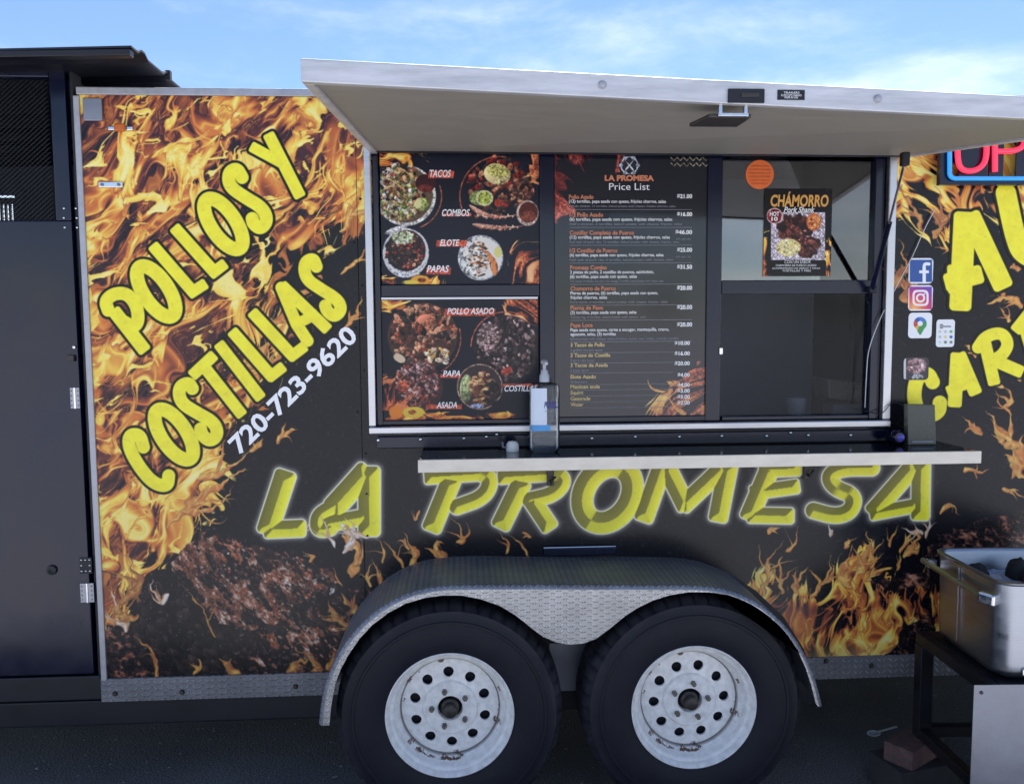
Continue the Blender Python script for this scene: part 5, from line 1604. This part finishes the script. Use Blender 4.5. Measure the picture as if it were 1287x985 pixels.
text_px(w_, 'Price List', 765.5, 816.5, 238.8, 230.2, YT, bold=.0)
for mbx, m in ((w_, 'whitet'), (o_, 'orant'), (g_, 'greyt'), (y_, 'yellowt')):
    tag(mbx.make('lettering', MT[m], B3), kind='stuff')
tag(ln_.make('rule_line', MT['greyt'], B3), kind='stuff')


def disc(name, px, py, r, Y, m, th=.002, n=40):
    p = P(px, py, Y); R = r / FPX * ((P(px, py, Y) - EYE).dot(_fw))
    return MB().lathe([(R, 0), (R, th)], (p.x, Y, p.z), n).make(name, MT[m]), p, R


o, p, R = disc('round_sticker', 955, 219.5, 18, .0235, 'orange')
tag(o, 'round orange sticker high on the upper right window pane', 'sticker')
mb = MB()
for i, t in enumerate(('APPROVED', 'FOOD LICENSE', 'MOBILE RETAIL UNIT', 'EXPIRES DECEMBER', 'COUNTY HEALTH', 'DEPARTMENT')):
    z = p.z + R * (.52 - i * .24); hw = math.sqrt(max(.0002, R * R - (z - p.z) ** 2)) * .80
    put_text(mb, t, p.x - hw, p.x + hw, z, z + R * .12, .0228, bold=.0)
mb.make('lettering', mat('sticker ink', (150, 62, 30), .5), o)

# social stickers
def sticker(x0, y0, x1, y1, paint, label, name='social_sticker', grp=None):
    a, b, c_, d = RECT(x0, y0, x1, y1, -.001)
    c = Canvas(a, b, c_, d, -.001, 1500, (240, 240, 244)); paint(c, (x0 + x1) / 2, (y0 + y1) / 2, (x1 - x0) / 2)
    m = print_mat('sticker print', c.image('sticker print'), .35, 1.5, .002)
    r = (b - a) * .16; poly = []
    for cx, cz, a0 in ((b - r, d - r, 0), (a + r, d - r, 90), (a + r, c_ + r, 180), (b - r, c_ + r, 270)):
        for k in range(7):
            t = math.radians(a0 + 15 * k); poly.append((cx + r * math.cos(t), cz + r * math.sin(t)))
    mb = MB().prism(poly, -.0022, -.0004)
    mb.uv = {'print': lambda v: ((v[0] - a) / (b - a), (v[2] - c_) / (d - c_))}
    o = mb.make(name, m); tag(o, label, 'sticker', grp)
    return o


def p_fb(c, cx, cy, h):
    c.a[:] = (232, 234, 240); k = c.sl(cx - 20, cy - 20, cx + 20, cy + 20)
    d = np.maximum(np.abs(c.px[k] - cx), np.abs(c.py[k] - cy))
    c.put(k, sstep(h - .9, h - 1.7, d), (44, 84, 156))
    w = (240, 242, 246)
    c.box(cx + 2, cy - 4, cx + 6.2, cy + h + 1, w); c.box(cx - 2.2, cy - .6, cx + 10, cy + 3.0, w)
    k = c.sl(cx - 20, cy - 20, cx + 20, cy + 20); d = stroke_sdf(c.px[k], c.py[k], [(2.0, smooth([(cx + 4.1, cy), (cx + 4.0, cy - 7.8), (cx + 6.5, cy - 9.0), (cx + 10, cy - 8.6)]))])
    c.put(k, sstep(.4, -.4, d), w)


def p_ig(c, cx, cy, h):
    k = c.sl(cx - 22, cy - 22, cx + 22, cy + 22); x, y = c.px[k], c.py[k]
    t = np.clip((np.hypot(x - (cx - 8), y - (cy + 14))) / 34, 0, 1)
    c.put(k, np.ones_like(x), ramp(t, [(0, (250, 200, 110)), (.3, (240, 110, 80)), (.6, (200, 50, 120)), (1, (96, 70, 190))]))
    q = np.maximum(np.abs(x - cx), np.abs(y - cy)); w = (244, 240, 244)
    c.put(k, sstep(h - 1.4, h - .8, q), w)
    rr = ((x - cx) ** 4 + (y - cy) ** 4) ** .25
    c.put(k, sstep(1.7, 1.0, np.abs(rr - h * .58)), w)
    c.put(k, sstep(1.6, .9, np.abs(np.hypot(x - cx, y - cy) - h * .30)), w); c.ell(cx + h * .32, cy - h * .33, 1.2, 1.2, w)


def p_map(c, cx, cy, h):
    c.a[:] = (238, 240, 244)
    k = c.sl(cx - 18, cy - 18, cx + 18, cy + 18); x, y = c.px[k] - cx, c.py[k] - (cy - 2.4)
    r = 8.2
    head = np.hypot(x, y) - r
    tail = np.maximum(np.abs(x) - (r * .86) * np.clip(1 - (y - 3.0) / 12.5, 0, 1), np.maximum(3.0 - y, y - 14))
    d = np.minimum(head, np.where(y > 3, tail, 99))
    an = np.degrees(np.arctan2(-y, x)) % 360
    col = np.zeros(x.shape + (3,), np.float32)
    col[:] = (66, 150, 84)
    col[(an > 20) & (an < 100)] = (74, 128, 200); col[(an >= 100) & (an < 150)] = (60, 90, 170); col[(an >= 150) & (an < 215) & (y < 6)] = (196, 76, 64); col[(an >= 215) & (an < 250) & (y < 9)] = (226, 180, 70)
    c.put(k, sstep(.5, -.5, d), col); c.put(k, sstep(3.6, 3.0, np.hypot(x, y)), (238, 240, 244))


def p_card(c, cx, cy, h):
    c.a[:] = (236, 238, 240)
    c.box(cx - 7, cy - 11.2, cx - 3, cy - 10, (60, 60, 66)); c.box(cx - 7, cy - 9.2, cx + 7, cy - 7.8, (90, 90, 100)); c.box(cx - 7, cy - 7, cx - 3, cy - 6, (70, 70, 76))
    for j in range(3):
        for i in range(3):
            c.ell(cx - 7 + i * 7, cy - 2 + j * 6.6, 1.9, 1.7, [[(196, 200, 206), (190, 196, 204), (110, 176, 110)], [(180, 190, 210), (226, 206, 120), (60, 90, 170)], [(214, 214, 216), (110, 120, 110), (100, 130, 110)]][j][i])


def p_photo(c, cx, cy, h):
    c.a[:] = (58, 54, 60)
    c.blobs(cx + 1, cy - 3, 11, 9, [(196, 156, 156), (150, 106, 110), (210, 180, 180), (110, 76, 80)], 90, 1.2, 3, 201)
    c.box(cx - h, cy - 13, cx - h + 3, cy + 13, (206, 206, 206)); c.blobs(cx + 1, cy + 10, 8, 2.5, [(160, 160, 166), (200, 200, 200)], 24, .7, 1.4, 202)


sticker(1142, 324.5, 1172.5, 356.5, p_fb, 'square blue sticker with a white letter f', grp='social stickers beside the window')
sticker(1141.5, 358.5, 1172, 390.5, p_ig, 'square pink and orange sticker with a white camera outline', grp='social stickers beside the window')
sticker(1141.5, 393, 1171, 425, p_map, 'square white sticker with a coloured map pin', grp='social stickers beside the window')
sticker(1176.5, 401.5, 1199.5, 436, p_card, 'small white card with rows of coloured dots beside the map pin', 'info_card')
sticker(1135.5, 449, 1167, 477.5, p_photo, 'small dark photo sticker partly covering a yellow letter', 'photo_sticker')

# ------------------------------------------------------------------ neon sign
ZN = (P(1190, 155).z)
SG = empty('neon_sign', P(1230, 224, -.05)); tag(SG, 'lit open sign with red letters in a blue border, half hidden by the hatch', 'neon sign')
def px2(x, y, Y=-.06): return P(x, y, Y)
def tube_px(mb, pts, r, closed=False, Y=-.06): return mb.tube([px2(x, y, Y) for x, y in pts], r, 12, closed)
def rounded(x0, y0, x1, y1, r):
    o = []
    for cx, cy, a0 in ((x1 - r, y0 + r, -90), (x1 - r, y1 - r, 0), (x0 + r, y1 - r, 90), (x0 + r, y0 + r, 180)):
        for k in range(6):
            t = math.radians(a0 + 18 * k); o.append((cx + r * math.cos(t), cy + r * math.sin(t)))
    return o
BR = rounded(1193.5, 150, 1384, 224.5, 7)
GL = [('O', [smooth([(1203.5, 172), (1203.5, 205), (1210, 214.5), (1223, 214.5), (1240, 210)][:3] + [(1222, 215.5), (1233, 211), (1240, 200), (1240, 172), (1234, 161), (1221, 159), (1208, 161), (1203.5, 172)])]),
      ('P', [[(1250.5, 216), (1250.5, 161)], smooth([(1250.5, 161), (1272, 160), (1288, 166), (1288, 184), (1274, 190.5), (1251, 190.5)])]),
      ('E', [[(1326, 161), (1299, 161), (1299, 215), (1326, 215)], [(1299, 188), (1322, 188)]]),
      ('N', [[(1338, 216), (1338, 161), (1372, 215), (1372, 160)]])]
tube_px(MB(), BR, .0075, True).make('border_tube', MT['neonb'], SG)
for ch, sts in GL:
    mb = MB()
    for s_ in sts: tube_px(mb, s_, .0092)
    mb.make('letter_tube', MT['neonr'], SG)
a, b, c_, d = RECT(1180, 226.5, 1396, 233, -.045)
mb = MB(); zt_ = P(1230, 148, -.045).z
mb.box(a, b, -.05, -.030, c_, d); mb.box(a, a + .034, -.05, -.030, d + .0005, zt_); mb.box(b - .034, b, -.05, -.030, d + .0005, zt_); mb.box(a, b, -.05, -.030, zt_ + .0005, zt_ + .02)
mb.make('frame', MT['black'], SG)
mb = MB()
p, q = P(1206, 170, -.045), P(1240, 218, -.045); mb.box(p.x, q.x, -.048, -.042, d + .001, zt_)
p, q = P(1244, 170, -.045), P(1260, 218, -.045); mb.box(p.x, q.x, -.048, -.042, d + .001, zt_)
p, q = P(1278, 170, -.045), P(1385, 218, -.045); mb.box(p.x, q.x, -.048, -.042, d + .001, zt_)
mb.make('backing', MT['black'], SG)
p = P(1190, 200, -.03); MB().box(p.x - .01, p.x + .01, -.0295, -.0005, p.z - .02, p.z + .02).make('standoff', MT['blackm'], SG)

# hanging cord from the sign
pts = [P(x, y, -.012) for x, y in smooth([(1176, 262), (1163, 285), (1146, 325), (1120, 372), (1104, 405), (1091, 440), (1089, 470), (1087, 512)], 2)]
cdo = MB().tube(pts, .0016, 6).make('cord', MT['wire']); tag(cdo, 'thin pale cord slung from the sign down past the window edge', 'cord')
pts = [P(x, y, -.030) for x, y in smooth([(1084, 516), (1098, 519), (1110, 520), (1118, 508), (1124, 505), (1136, 510), (1142, 514), (1142, 520)], 2)]
cdo = MB().tube(pts, .0017, 6).make('wire', MT['blackm']); tag(cdo, 'loose black wire curling behind the small box on the counter', 'wire')

# ------------------------------------------------------------------ on the counter
def bottle():
    Y = -.125
    p = P(684.5, 563, Y); base = Vector((p.x, Y, sz1 + .0005)); s = ((p - EYE).dot(_fw)) / FPX
    T = empty('sanitizer_bottle', base); tag(T, 'clear pump bottle of hand sanitizer with a blue label on the counter', 'bottle')
    hw = 18.8 * s; hd = hw * .62
    zt = P(684.5, 482, Y).z - base.z
    prof = [(.86, 0), (.97, .006), (1, .016), (1, zt - .016), (.97, zt - .006), (.80, zt), (.45, zt + .003), (.40, zt + .006)]
    def loop(k, z, n=40):
        o = []
        for i in range(n):
            a = 2 * math.pi * i / n; c_, s_ = math.cos(a), math.sin(a)
            e = .55
            o.append((base.x + hw * k * math.copysign(abs(c_) ** e, c_), base.y + hd * k * math.copysign(abs(s_) ** e, s_), base.z + z))
        return o
    def shell(L_, n=40):
        vs = [v for l in L_ for v in l]; fs = [(j * n + k, j * n + (k + 1) % n, (j + 1) * n + (k + 1) % n, (j + 1) * n + k) for j in range(len(L_) - 1) for k in range(n)]
        fs += [tuple(range(n)), tuple((len(L_) - 1) * n + k for k in range(n))]
        return MB().add(vs, fs)
    shell([loop(k, z) for k, z in prof]).make('body', MT['clear'], T, smooth_=True)
    shell([loop(k * .93, z + (.003 if z < .01 else 0)) for k, z in [(.86, 0), (.97, .006), (1, .016), (1, zt * .80)]]).make('gel', MT['gel'], T, smooth_=True)
    # label: white fading to a blue foot band, on the front
    lz0, lz1 = P(684.5, 540, Y).z, P(684.5, 487, Y).z
    for nm, f0, f1, za, zb, m in (('label', -.92, .10, lz0 + .02, lz1, 'labw'), ('label', -.95, .30, lz0, lz0 + .0195, 'blue')):
        mb = MB(); n = 12; vs = []
        for i in range(n + 1):
            x = f0 + (f1 - f0) * i / n; a = math.acos(max(-1, min(1, math.copysign(abs(x) ** (1 / .55), x))))
            y = -hd * abs(math.sin(a)) ** .55 - .0008
            vs += [(base.x + hw * x, base.y + y, za), (base.x + hw * x, base.y + y, zb)]
        mb.add(vs, [(2 * i, 2 * i + 2, 2 * i + 3, 2 * i + 1) for i in range(n)]).make(nm, MT[m], T)
    mb = MB()
    put_text(mb, 'PURELL', base.x - .08 * hw, base.x + .80 * hw, P(684.5, 511, Y).z, P(684.5, 503.5, Y).z, base.y - hd - .0016, bold=.04, shear=.2)
    mb.make('lettering', MT['navy'], T)
    mb = MB(); put_text(mb, 'HAND SANITIZER', base.x - .05 * hw, base.x + .78 * hw, P(684.5, 516.5, Y).z, P(684.5, 513.8, Y).z, base.y - hd - .0016)
    mb.make('lettering', MT['greyt'], T)
    z0 = base.z + zt + .006
    zc_ = P(684, 465, Y).z; zp = P(684, 455, Y).z
    MB().lathe([(.0001, 0), (6.4 * s, 0), (6.2 * s, (zc_ - z0) * .55), (4.6 * s, (zc_ - z0) * .72), (4.2 * s, zc_ - z0), (.0001, zc_ - z0)], (base.x, base.y, z0), 24, 'Z').make('collar', MT['pump'], T, smooth_=True)
    MB().tube([(base.x, base.y, zc_), (base.x, base.y, zp - .004), ], 2.2 * s, 14).make('stem', MT['pump'], T)
    MB().tube([(base.x - .003, base.y + .002, zp), (base.x + .002, base.y - .014, zp), (base.x + .004, base.y - .028, zp - .004)], [3.4 * s, 3 * s, 2.2 * s], 12).make('nozzle', MT['pump'], T)


MT['gel'] = glass_mat('sanitizer gel', 1.34, (.90, .93, .96), .04, .05)
MT['pump'] = mat('frosted pump plastic', (176, 180, 188), .3, 0, .06, 30)
MT['labw'] = mat('pale label', (206, 216, 232), .35, 0, .05, 20)
bottle()
p = P(643, 556, -.10); s = (p - EYE).dot(_fw) / FPX
CP = empty('bottle_cap', (p.x, -.10, sz1 + .0005)); tag(CP, 'little white dome-shaped plastic cap left of the pump bottle', 'cap')
MB().lathe([(.0001, 0), (8 * s, 0), (8.3 * s, .008), (7.8 * s, .024), (5.5 * s, .033), (.0001, .036)], (p.x + .003, -.10, sz1 + .0005), 24, 'Z').make('dome', MT['white'], CP, smooth_=True)
MB().tube([(p.x - .018, -.105, sz1 + .014), (p.x - .030, -.112, sz1 + .016), (p.x - .032, -.114, sz1 + .034)], .004, 8).make('spout', MT['sheet'], CP)
# black panel box, lens gadget
a, b, c_, d = RECT(1142.5, 508, 1177.5, 556, -.10)
BX = empty('panel_box', ((a + b) / 2, -.09, sz1)); tag(BX, 'flat olive black box standing at the right end of the counter', 'box')
MB().hexa([(a, -.10, sz1 + .0005), (b, -.10, sz1 + .0005), (b, -.07, sz1 + .0005), (a, -.07, sz1 + .0005), (a, -.085, d), (b, -.085, d - .004), (b, -.060, d - .004), (a, -.060, d)]).make('shell', MT['box'], BX, bev=.002)
MB().hexa([(a + .012, -.1022, sz1 + .010), (b - .012, -.1022, sz1 + .010), (b - .012, -.100, sz1 + .010), (a + .012, -.100, sz1 + .010), (a + .012, -.1015, sz1 + .014), (b - .012, -.1015, sz1 + .014), (b - .012, -.0995, sz1 + .014), (a + .012, -.0995, sz1 + .014)]).make('base_strip', MT['sheet'], BX)
p = P(1128, 545, -.08); GD = empty('lens_gadget', (p.x, -.08, sz1)); tag(GD, 'small round gadget with a purple lens left of the olive black box', 'gadget')
MB().lathe([(.0001, -.018), (.017, -.017), (.024, -.008), (.026, .004), (.020, .018), (.0001, .022)], (p.x, -.08, sz1 + .0265), 24).make('housing', MT['black'], GD, smooth_=True)
MB().lathe([(.0001, -.0215), (.008, -.0205), (.013, -.0178)], (p.x + .003, -.08, sz1 + .0265), 20).make('lens', MT['purple'], GD, smooth_=True)
# behind the lower right window
p = P(1000, 512, .20); zci = WZ0 - .0495
MB().lathe([(.0001, 0), (.030, 0), (.038, .11), (.0375, .112), (.036, .105), (.029, .004), (.0001, .004)], (p.x, .20, zci), 24, 'Z').make('dark_cup', MT['dark'])
tag(bpy.data.objects['dark_cup'], 'dark cup standing inside the lower right window', 'cup')
p, q = P(1040, 487, .22), P(1092, 487, .22)
LB = empty('ledge_box', ((p.x + q.x) / 2, .25, zci)); tag(LB, 'black wedge-topped machine inside the lower right window', 'machine')
zt_ = P(1065, 476, .22).z; zm_ = P(1065, 500, .22).z
MB().hexa([(p.x, .20, zm_), (q.x + .1, .20, zm_ - .02), (q.x + .1, .34, zm_ - .02), (p.x, .34, zm_), (p.x, .22, zt_), (q.x + .1, .22, zt_ - .03), (q.x + .1, .36, zt_ - .03), (p.x, .36, zt_)]).make('top', MT['box'], LB, bev=.004)
MB().box(p.x + .03, q.x + .08, .235, .33, zci, zm_ - .026).make('base', MT['dark'], LB)

# ------------------------------------------------------------------ steel tub on its stand
zr = P(1172, 688, -.16).z
BLc = P(1172, 688, -.16); FLc = PZ(1259, 733, zr)
bdir = (PZ(1290, 687, zr) - BLc); bdir.z = 0; bdir.normalize()
adir = FLc - BLc; adir.z = 0; TL_ = adir.length; adir.normalize()
ztb = P(1262, 857, FLc.y).z
print('tub', BLc, FLc, TL_, 'bottom', ztb, bdir)
TW = .56
TB = empty('steel_tub', BLc + adir * TL_ / 2 + bdir * TW / 2 + Vector((0, 0, ztb - zr))); tag(TB, 'deep stainless steel tub with side handle standing on a black stand', 'tub')


def tl(u, v, z): 
    p = BLc + bdir * u + adir * v
    return (p.x, p.y, z)


def rloop(ins, z, r, n=6):
    o = []
    for cu, cv, a0 in ((TW - ins - r, TL_ - ins - r, 0), (ins + r, TL_ - ins - r, 90), (ins + r, ins + r, 180), (TW - ins - r, ins + r, 270)):
        for k in range(n):
            t = math.radians(a0 + 90 * k / (n - 1)); o.append(tl(cu + r * math.cos(t), cv + r * math.sin(t), z))
    return o


Ls = [rloop(.03, ztb + .001, .05), rloop(.012, ztb + .012, .05), rloop(.008, ztb + .03, .05), rloop(.004, zr - .012, .05), rloop(-.002, zr - .008, .05), rloop(-.003, zr - .002, .05), rloop(.002, zr, .05), rloop(.012, zr - .002, .045), rloop(.016, zr - .010, .045), rloop(.022, ztb + .02, .04)]
n = len(Ls[0]); mb = MB()
mb.add([v for l in Ls for v in l], [(j * n + k, j * n + (k + 1) % n, (j + 1) * n + (k + 1) % n, (j + 1) * n + k) for j in range(len(Ls) - 1) for k in range(n)] + [tuple(range(n)), tuple((len(Ls) - 1) * n + k for k in range(n))])
mb.make('body', MT['steel'], TB, smooth_=True, angle=50)
zh = (P(1215, 730, (BLc.y + FLc.y) / 2).z)
h0, h1 = Vector(tl(-.022, -.02, zh + .006)), Vector(tl(-.022, TL_ * .82, zh - .006))
HD = MB().tube([h0, h1], .0095, 12).make('handle', MT['steel'], TB)
MB().bar(h1 + Vector((-.0, 0, 0)), Vector(tl(.0035, TL_ * .93, zh - .008)), .03, .036).make('bracket', MT['chrome'], HD, bev=.006)
MB().bar(Vector(tl(-.026, .015, zh + .006)), Vector(tl(.003, .015, zh + .006)), .022, .026).make('bracket', MT['chrome'], HD)
MB().bar(tl(.0, TL_ * .42, ztb + .04), tl(.0, TL_ * .42, zr - .02), .003, .004).make('seam', MT['steel'], TB)
q = [tl(.075, TL_ + .0005, ztb + .018), tl(.19, TL_ + .0005, ztb + .018), tl(.19, TL_ - .008, ztb + .018), tl(.075, TL_ - .008, ztb + .018)]
MB().hexa([Vector(v) for v in q] + [Vector(v) + Vector((0, 0, .022)) for v in q]).make('name_plate', MT['chrome'], TB, bev=.003)

# its load: wet ash and burnt lumps
mb = MB(); n1, n2 = 30, 22; rd = random.Random(3)
zf = zr - .085
vs = []
for j in range(n2 + 1):
    for i in range(n1 + 1):
        u = .026 + (TW - .052) * i / n1; v = .026 + (TL_ - .052) * j / n2
        vs.append(tl(u, v, zf + .028 * float(fbm(np.array([u * 22.]), np.array([v * 22.]), 3, 71)[0])))
mb.add(vs, [(j * (n1 + 1) + i, j * (n1 + 1) + i + 1, (j + 1) * (n1 + 1) + i + 1, (j + 1) * (n1 + 1) + i) for j in range(n2) for i in range(n1)])
tag(mb.make('wet_ash', MT['ash'], None, smooth_=True, angle=80), 'grey wet ash filling the steel tub', 'ash', kind='stuff')


def lump(name, u, v, r, m, label, cat, sq=.8, seed=1):
    p = Vector(tl(u, v, zf + r * .55)); rd = random.Random(seed); mb = MB()
    bm = bmesh.new(); bmesh.ops.create_icosphere(bm, subdivisions=3, radius=1)
    vs = []
    for q in bm.verts:
        c_ = q.co
        k = .72 + .55 * float(fbm(np.array([c_.x * 1.6 + seed * 3.1 + 9]), np.array([c_.y * 1.6 + c_.z * 1.3 + 9]), 3, seed)[0])
        vs.append(p + Vector((c_.x * r * k, c_.y * r * k, c_.z * r * k * sq)))
    fs = [tuple(w.index for w in f_.verts) for f_ in bm.faces]; bm.free()
    o = mb.add(vs, fs).make(name, MT[m], None, smooth_=True, angle=180); tag(o, label, cat)
    return o


lump('burnt_lump', .105, .09, .036, 'coal', 'round black lump near the left rim of the steel tub', 'charcoal', 1.0, 2)
lump('burnt_lump', .235, .10, .036, 'coal', 'large upright black lump in the middle of the steel tub', 'charcoal', 1.6, 5)
lump('burnt_lump', .262, .15, .036, 'ember', 'reddish burnt lump leaning on the large black lump', 'charcoal', 1.0, 8)

for u_, v_, r_, m_, lb_ in ((.06, .24, .024, 'coal', 'small flat charred scrap near the handle side of the steel tub'), (.17, .27, .026, 'ember', 'small reddish charred scrap in front of the lumps in the steel tub'),
                            (.36, .10, .030, 'coal', 'small black scrap right of the large upright lump in the steel tub'), (.44, .22, .026, 'ember', 'small reddish scrap at the far right end of the steel tub')):
    sc_ = lump('burnt_scrap', u_, v_, r_, m_, lb_, 'charcoal', .9, int(u_ * 100))
    sc_['group'] = 'scraps in the steel tub'
ST = empty('black_stand', Vector(tl(TW / 2, TL_ / 2, 0))); tag(ST, 'black angle iron stand carrying the steel tub beside the trailer', 'stand')
zl = P(1148, 926, BLc.y).z
lw = .046
zt_ = ztb - .001
def leg(u, v, nm='leg'):
    mb = MB(); a = Vector(tl(u, v, 0))
    c = [Vector(tl(u + du, v + dv, 0)) for du, dv in ((0, 0), (lw, 0), (lw, lw), (0, lw))]
    mb.hexa([Vector((q.x, q.y, zl)) for q in c] + [Vector((q.x, q.y, zt_ - .041)) for q in c])
    mb.make(nm, MT['blackm'], ST, bev=.003)
ulo, uhi = -.035, TW + .02
for u, v in ((ulo, -.03), (uhi, -.03), (ulo, TL_ - .02), (uhi, TL_ - .02)): leg(u, v)
def rail_(u0, v0, u1, v1, z, h):
    MB().bar(tl(u0, v0, z), tl(u1, v1, z), .036, h).make('rail', MT['blackm'], ST, bev=.002)
for z, h in ((zt_ - .02, .038), (zl + .02, .036)):
    e = .0 if z > .4 else lw
    rail_(ulo + .02, -.03 + e, ulo + .02, TL_ + (.03 if not e else -.021), z, h)
    rail_(uhi + .02, -.03 + e, uhi + .02, TL_ + (.03 if not e else -.021), z, h)
    rail_(ulo + (.039 if not e else lw), -.01, uhi + (.001 if not e else 0), -.01, z, h); rail_(ulo + (.039 if not e else lw), TL_ + .01, uhi + (.001 if not e else 0), TL_ + .01, z, h)
MB().add([tl(ulo + .041, -.008, zt_ - .004), tl(uhi - .001, -.008, zt_ - .004), tl(uhi - .001, TL_ + .008, zt_ - .004), tl(ulo + .041, TL_ + .008, zt_ - .004)] + [tl(ulo + .041, -.008, zt_), tl(uhi - .001, -.008, zt_), tl(uhi - .001, TL_ + .008, zt_), tl(ulo + .041, TL_ + .008, zt_)], [(0, 1, 2, 3), (4, 5, 6, 7), (0, 1, 5, 4), (1, 2, 6, 5), (2, 3, 7, 6), (3, 0, 4, 7)]).make('top_sheet', MT['blackm'], ST)
# sheet leaning on the stand's front
px_, pz_ = P(1229.5, 864, FLc.y - .04), zl
SPN = empty('sheet_panel', Vector(tl(.28, TL_ + .05, zl - .02))); tag(SPN, 'grey sheet metal panel covering the front of the black stand', 'sheet metal')
z1_ = P(1260, 861, FLc.y - .04).z
v_ = TL_ + .034
u0_ = (P(1231, 900, FLc.y - .035).x - BLc.x) / max(.2, bdir.x) + .0
MB().hexa([tl(u0_, v_, zl - .02), tl(TW + .03, v_, zl - .02), tl(TW + .03, v_ + .003, zl - .02), tl(u0_, v_ + .003, zl - .02), tl(u0_, v_, z1_), tl(TW + .03, v_, z1_), tl(TW + .03, v_ + .003, z1_), tl(u0_, v_ + .003, z1_)]).make('sheet', MT['sheet'], SPN)
p = Vector(tl(u0_ + .022, v_ + .0035, P(1239, 871, FLc.y - .04).z)); MB().lathe([(.0001, -.003), (.005, -.002), (.006, .002)], p, 10).make('bolt', MT['hub'], SPN)
# bricks under the legs
rd = random.Random(5)
for k, (u, v) in enumerate(((ulo, -.03), (uhi, -.03), (ulo, TL_ - .02), (uhi, TL_ - .02))):
    w, d_, h = .20, .105, .068
    for j in range(2 if zl > .1 else 1):
        ang = rd.uniform(-.25, .25) + (.5 if j == 0 and k == 0 else .1); c0 = Vector(tl(u + lw / 2, v + lw / 2, 0)) + Vector((-.035, -.012, 0))
        top = zl - .0005 - j * (h + .0005); hh = h if j == 0 else top - GZ
        mb = MB().box(-w / 2 - .02 * j, w / 2 + .02 * j, -d_ / 2 - .03 * j, d_ / 2 + .03 * j, top - hh, top)
        ca, sa = math.cos(ang), math.sin(ang)
        mb.v = [(c0.x + x * ca - y * sa, c0.y + x * sa + y * ca, z) for x, y, z in mb.v]
        o = mb.make('brick' if j == 0 else 'block', MT['brick' if j == 0 else 'conc'], None, bev=.004)
        where = ('rear left', 'rear right', 'front left', 'front right')[k]
        tag(o, ('worn red brick under the %s leg of the black stand' if j == 0 else 'dark block under the brick at the %s leg of the black stand') % where, 'brick' if j == 0 else 'block', 'bricks under the stand' if j == 0 else 'blocks under the stand')
print('leg foot z', zl)
# plastic spoon on the asphalt
a, b = PZ(1098, 922, GZ + .008), PZ(1127, 912.5, GZ + .012)
SP = empty('plastic_spoon', (a.x, a.y, GZ)); tag(SP, 'white plastic spoon lying on the asphalt beside the black stand', 'spoon')
d_ = (b - a).normalized(); n_ = Vector((-d_.y, d_.x, 0))
mb = MB(); vs = []; L_ = .05; nn = 20
for rr, zz in ((0, .003), (.6, .005), (1, .011), (1.04, .009)):
    for k in range(nn):
        t = 2 * math.pi * k / nn; vs.append(a + d_ * (L_ * .55 * rr * math.cos(t)) + n_ * (.021 * rr * math.sin(t)) + Vector((0, 0, zz - .006)))
mb.add(vs, [(j * nn + k, j * nn + (k + 1) % nn, (j + 1) * nn + (k + 1) % nn, (j + 1) * nn + k) for j in range(3) for k in range(nn)])
mb.make('bowl', MT['white'], SP, smooth_=True)
MB().bar(a + d_ * .024 + Vector((0, 0, .004)), b, .008, .003).make('handle', MT['white'], SP)
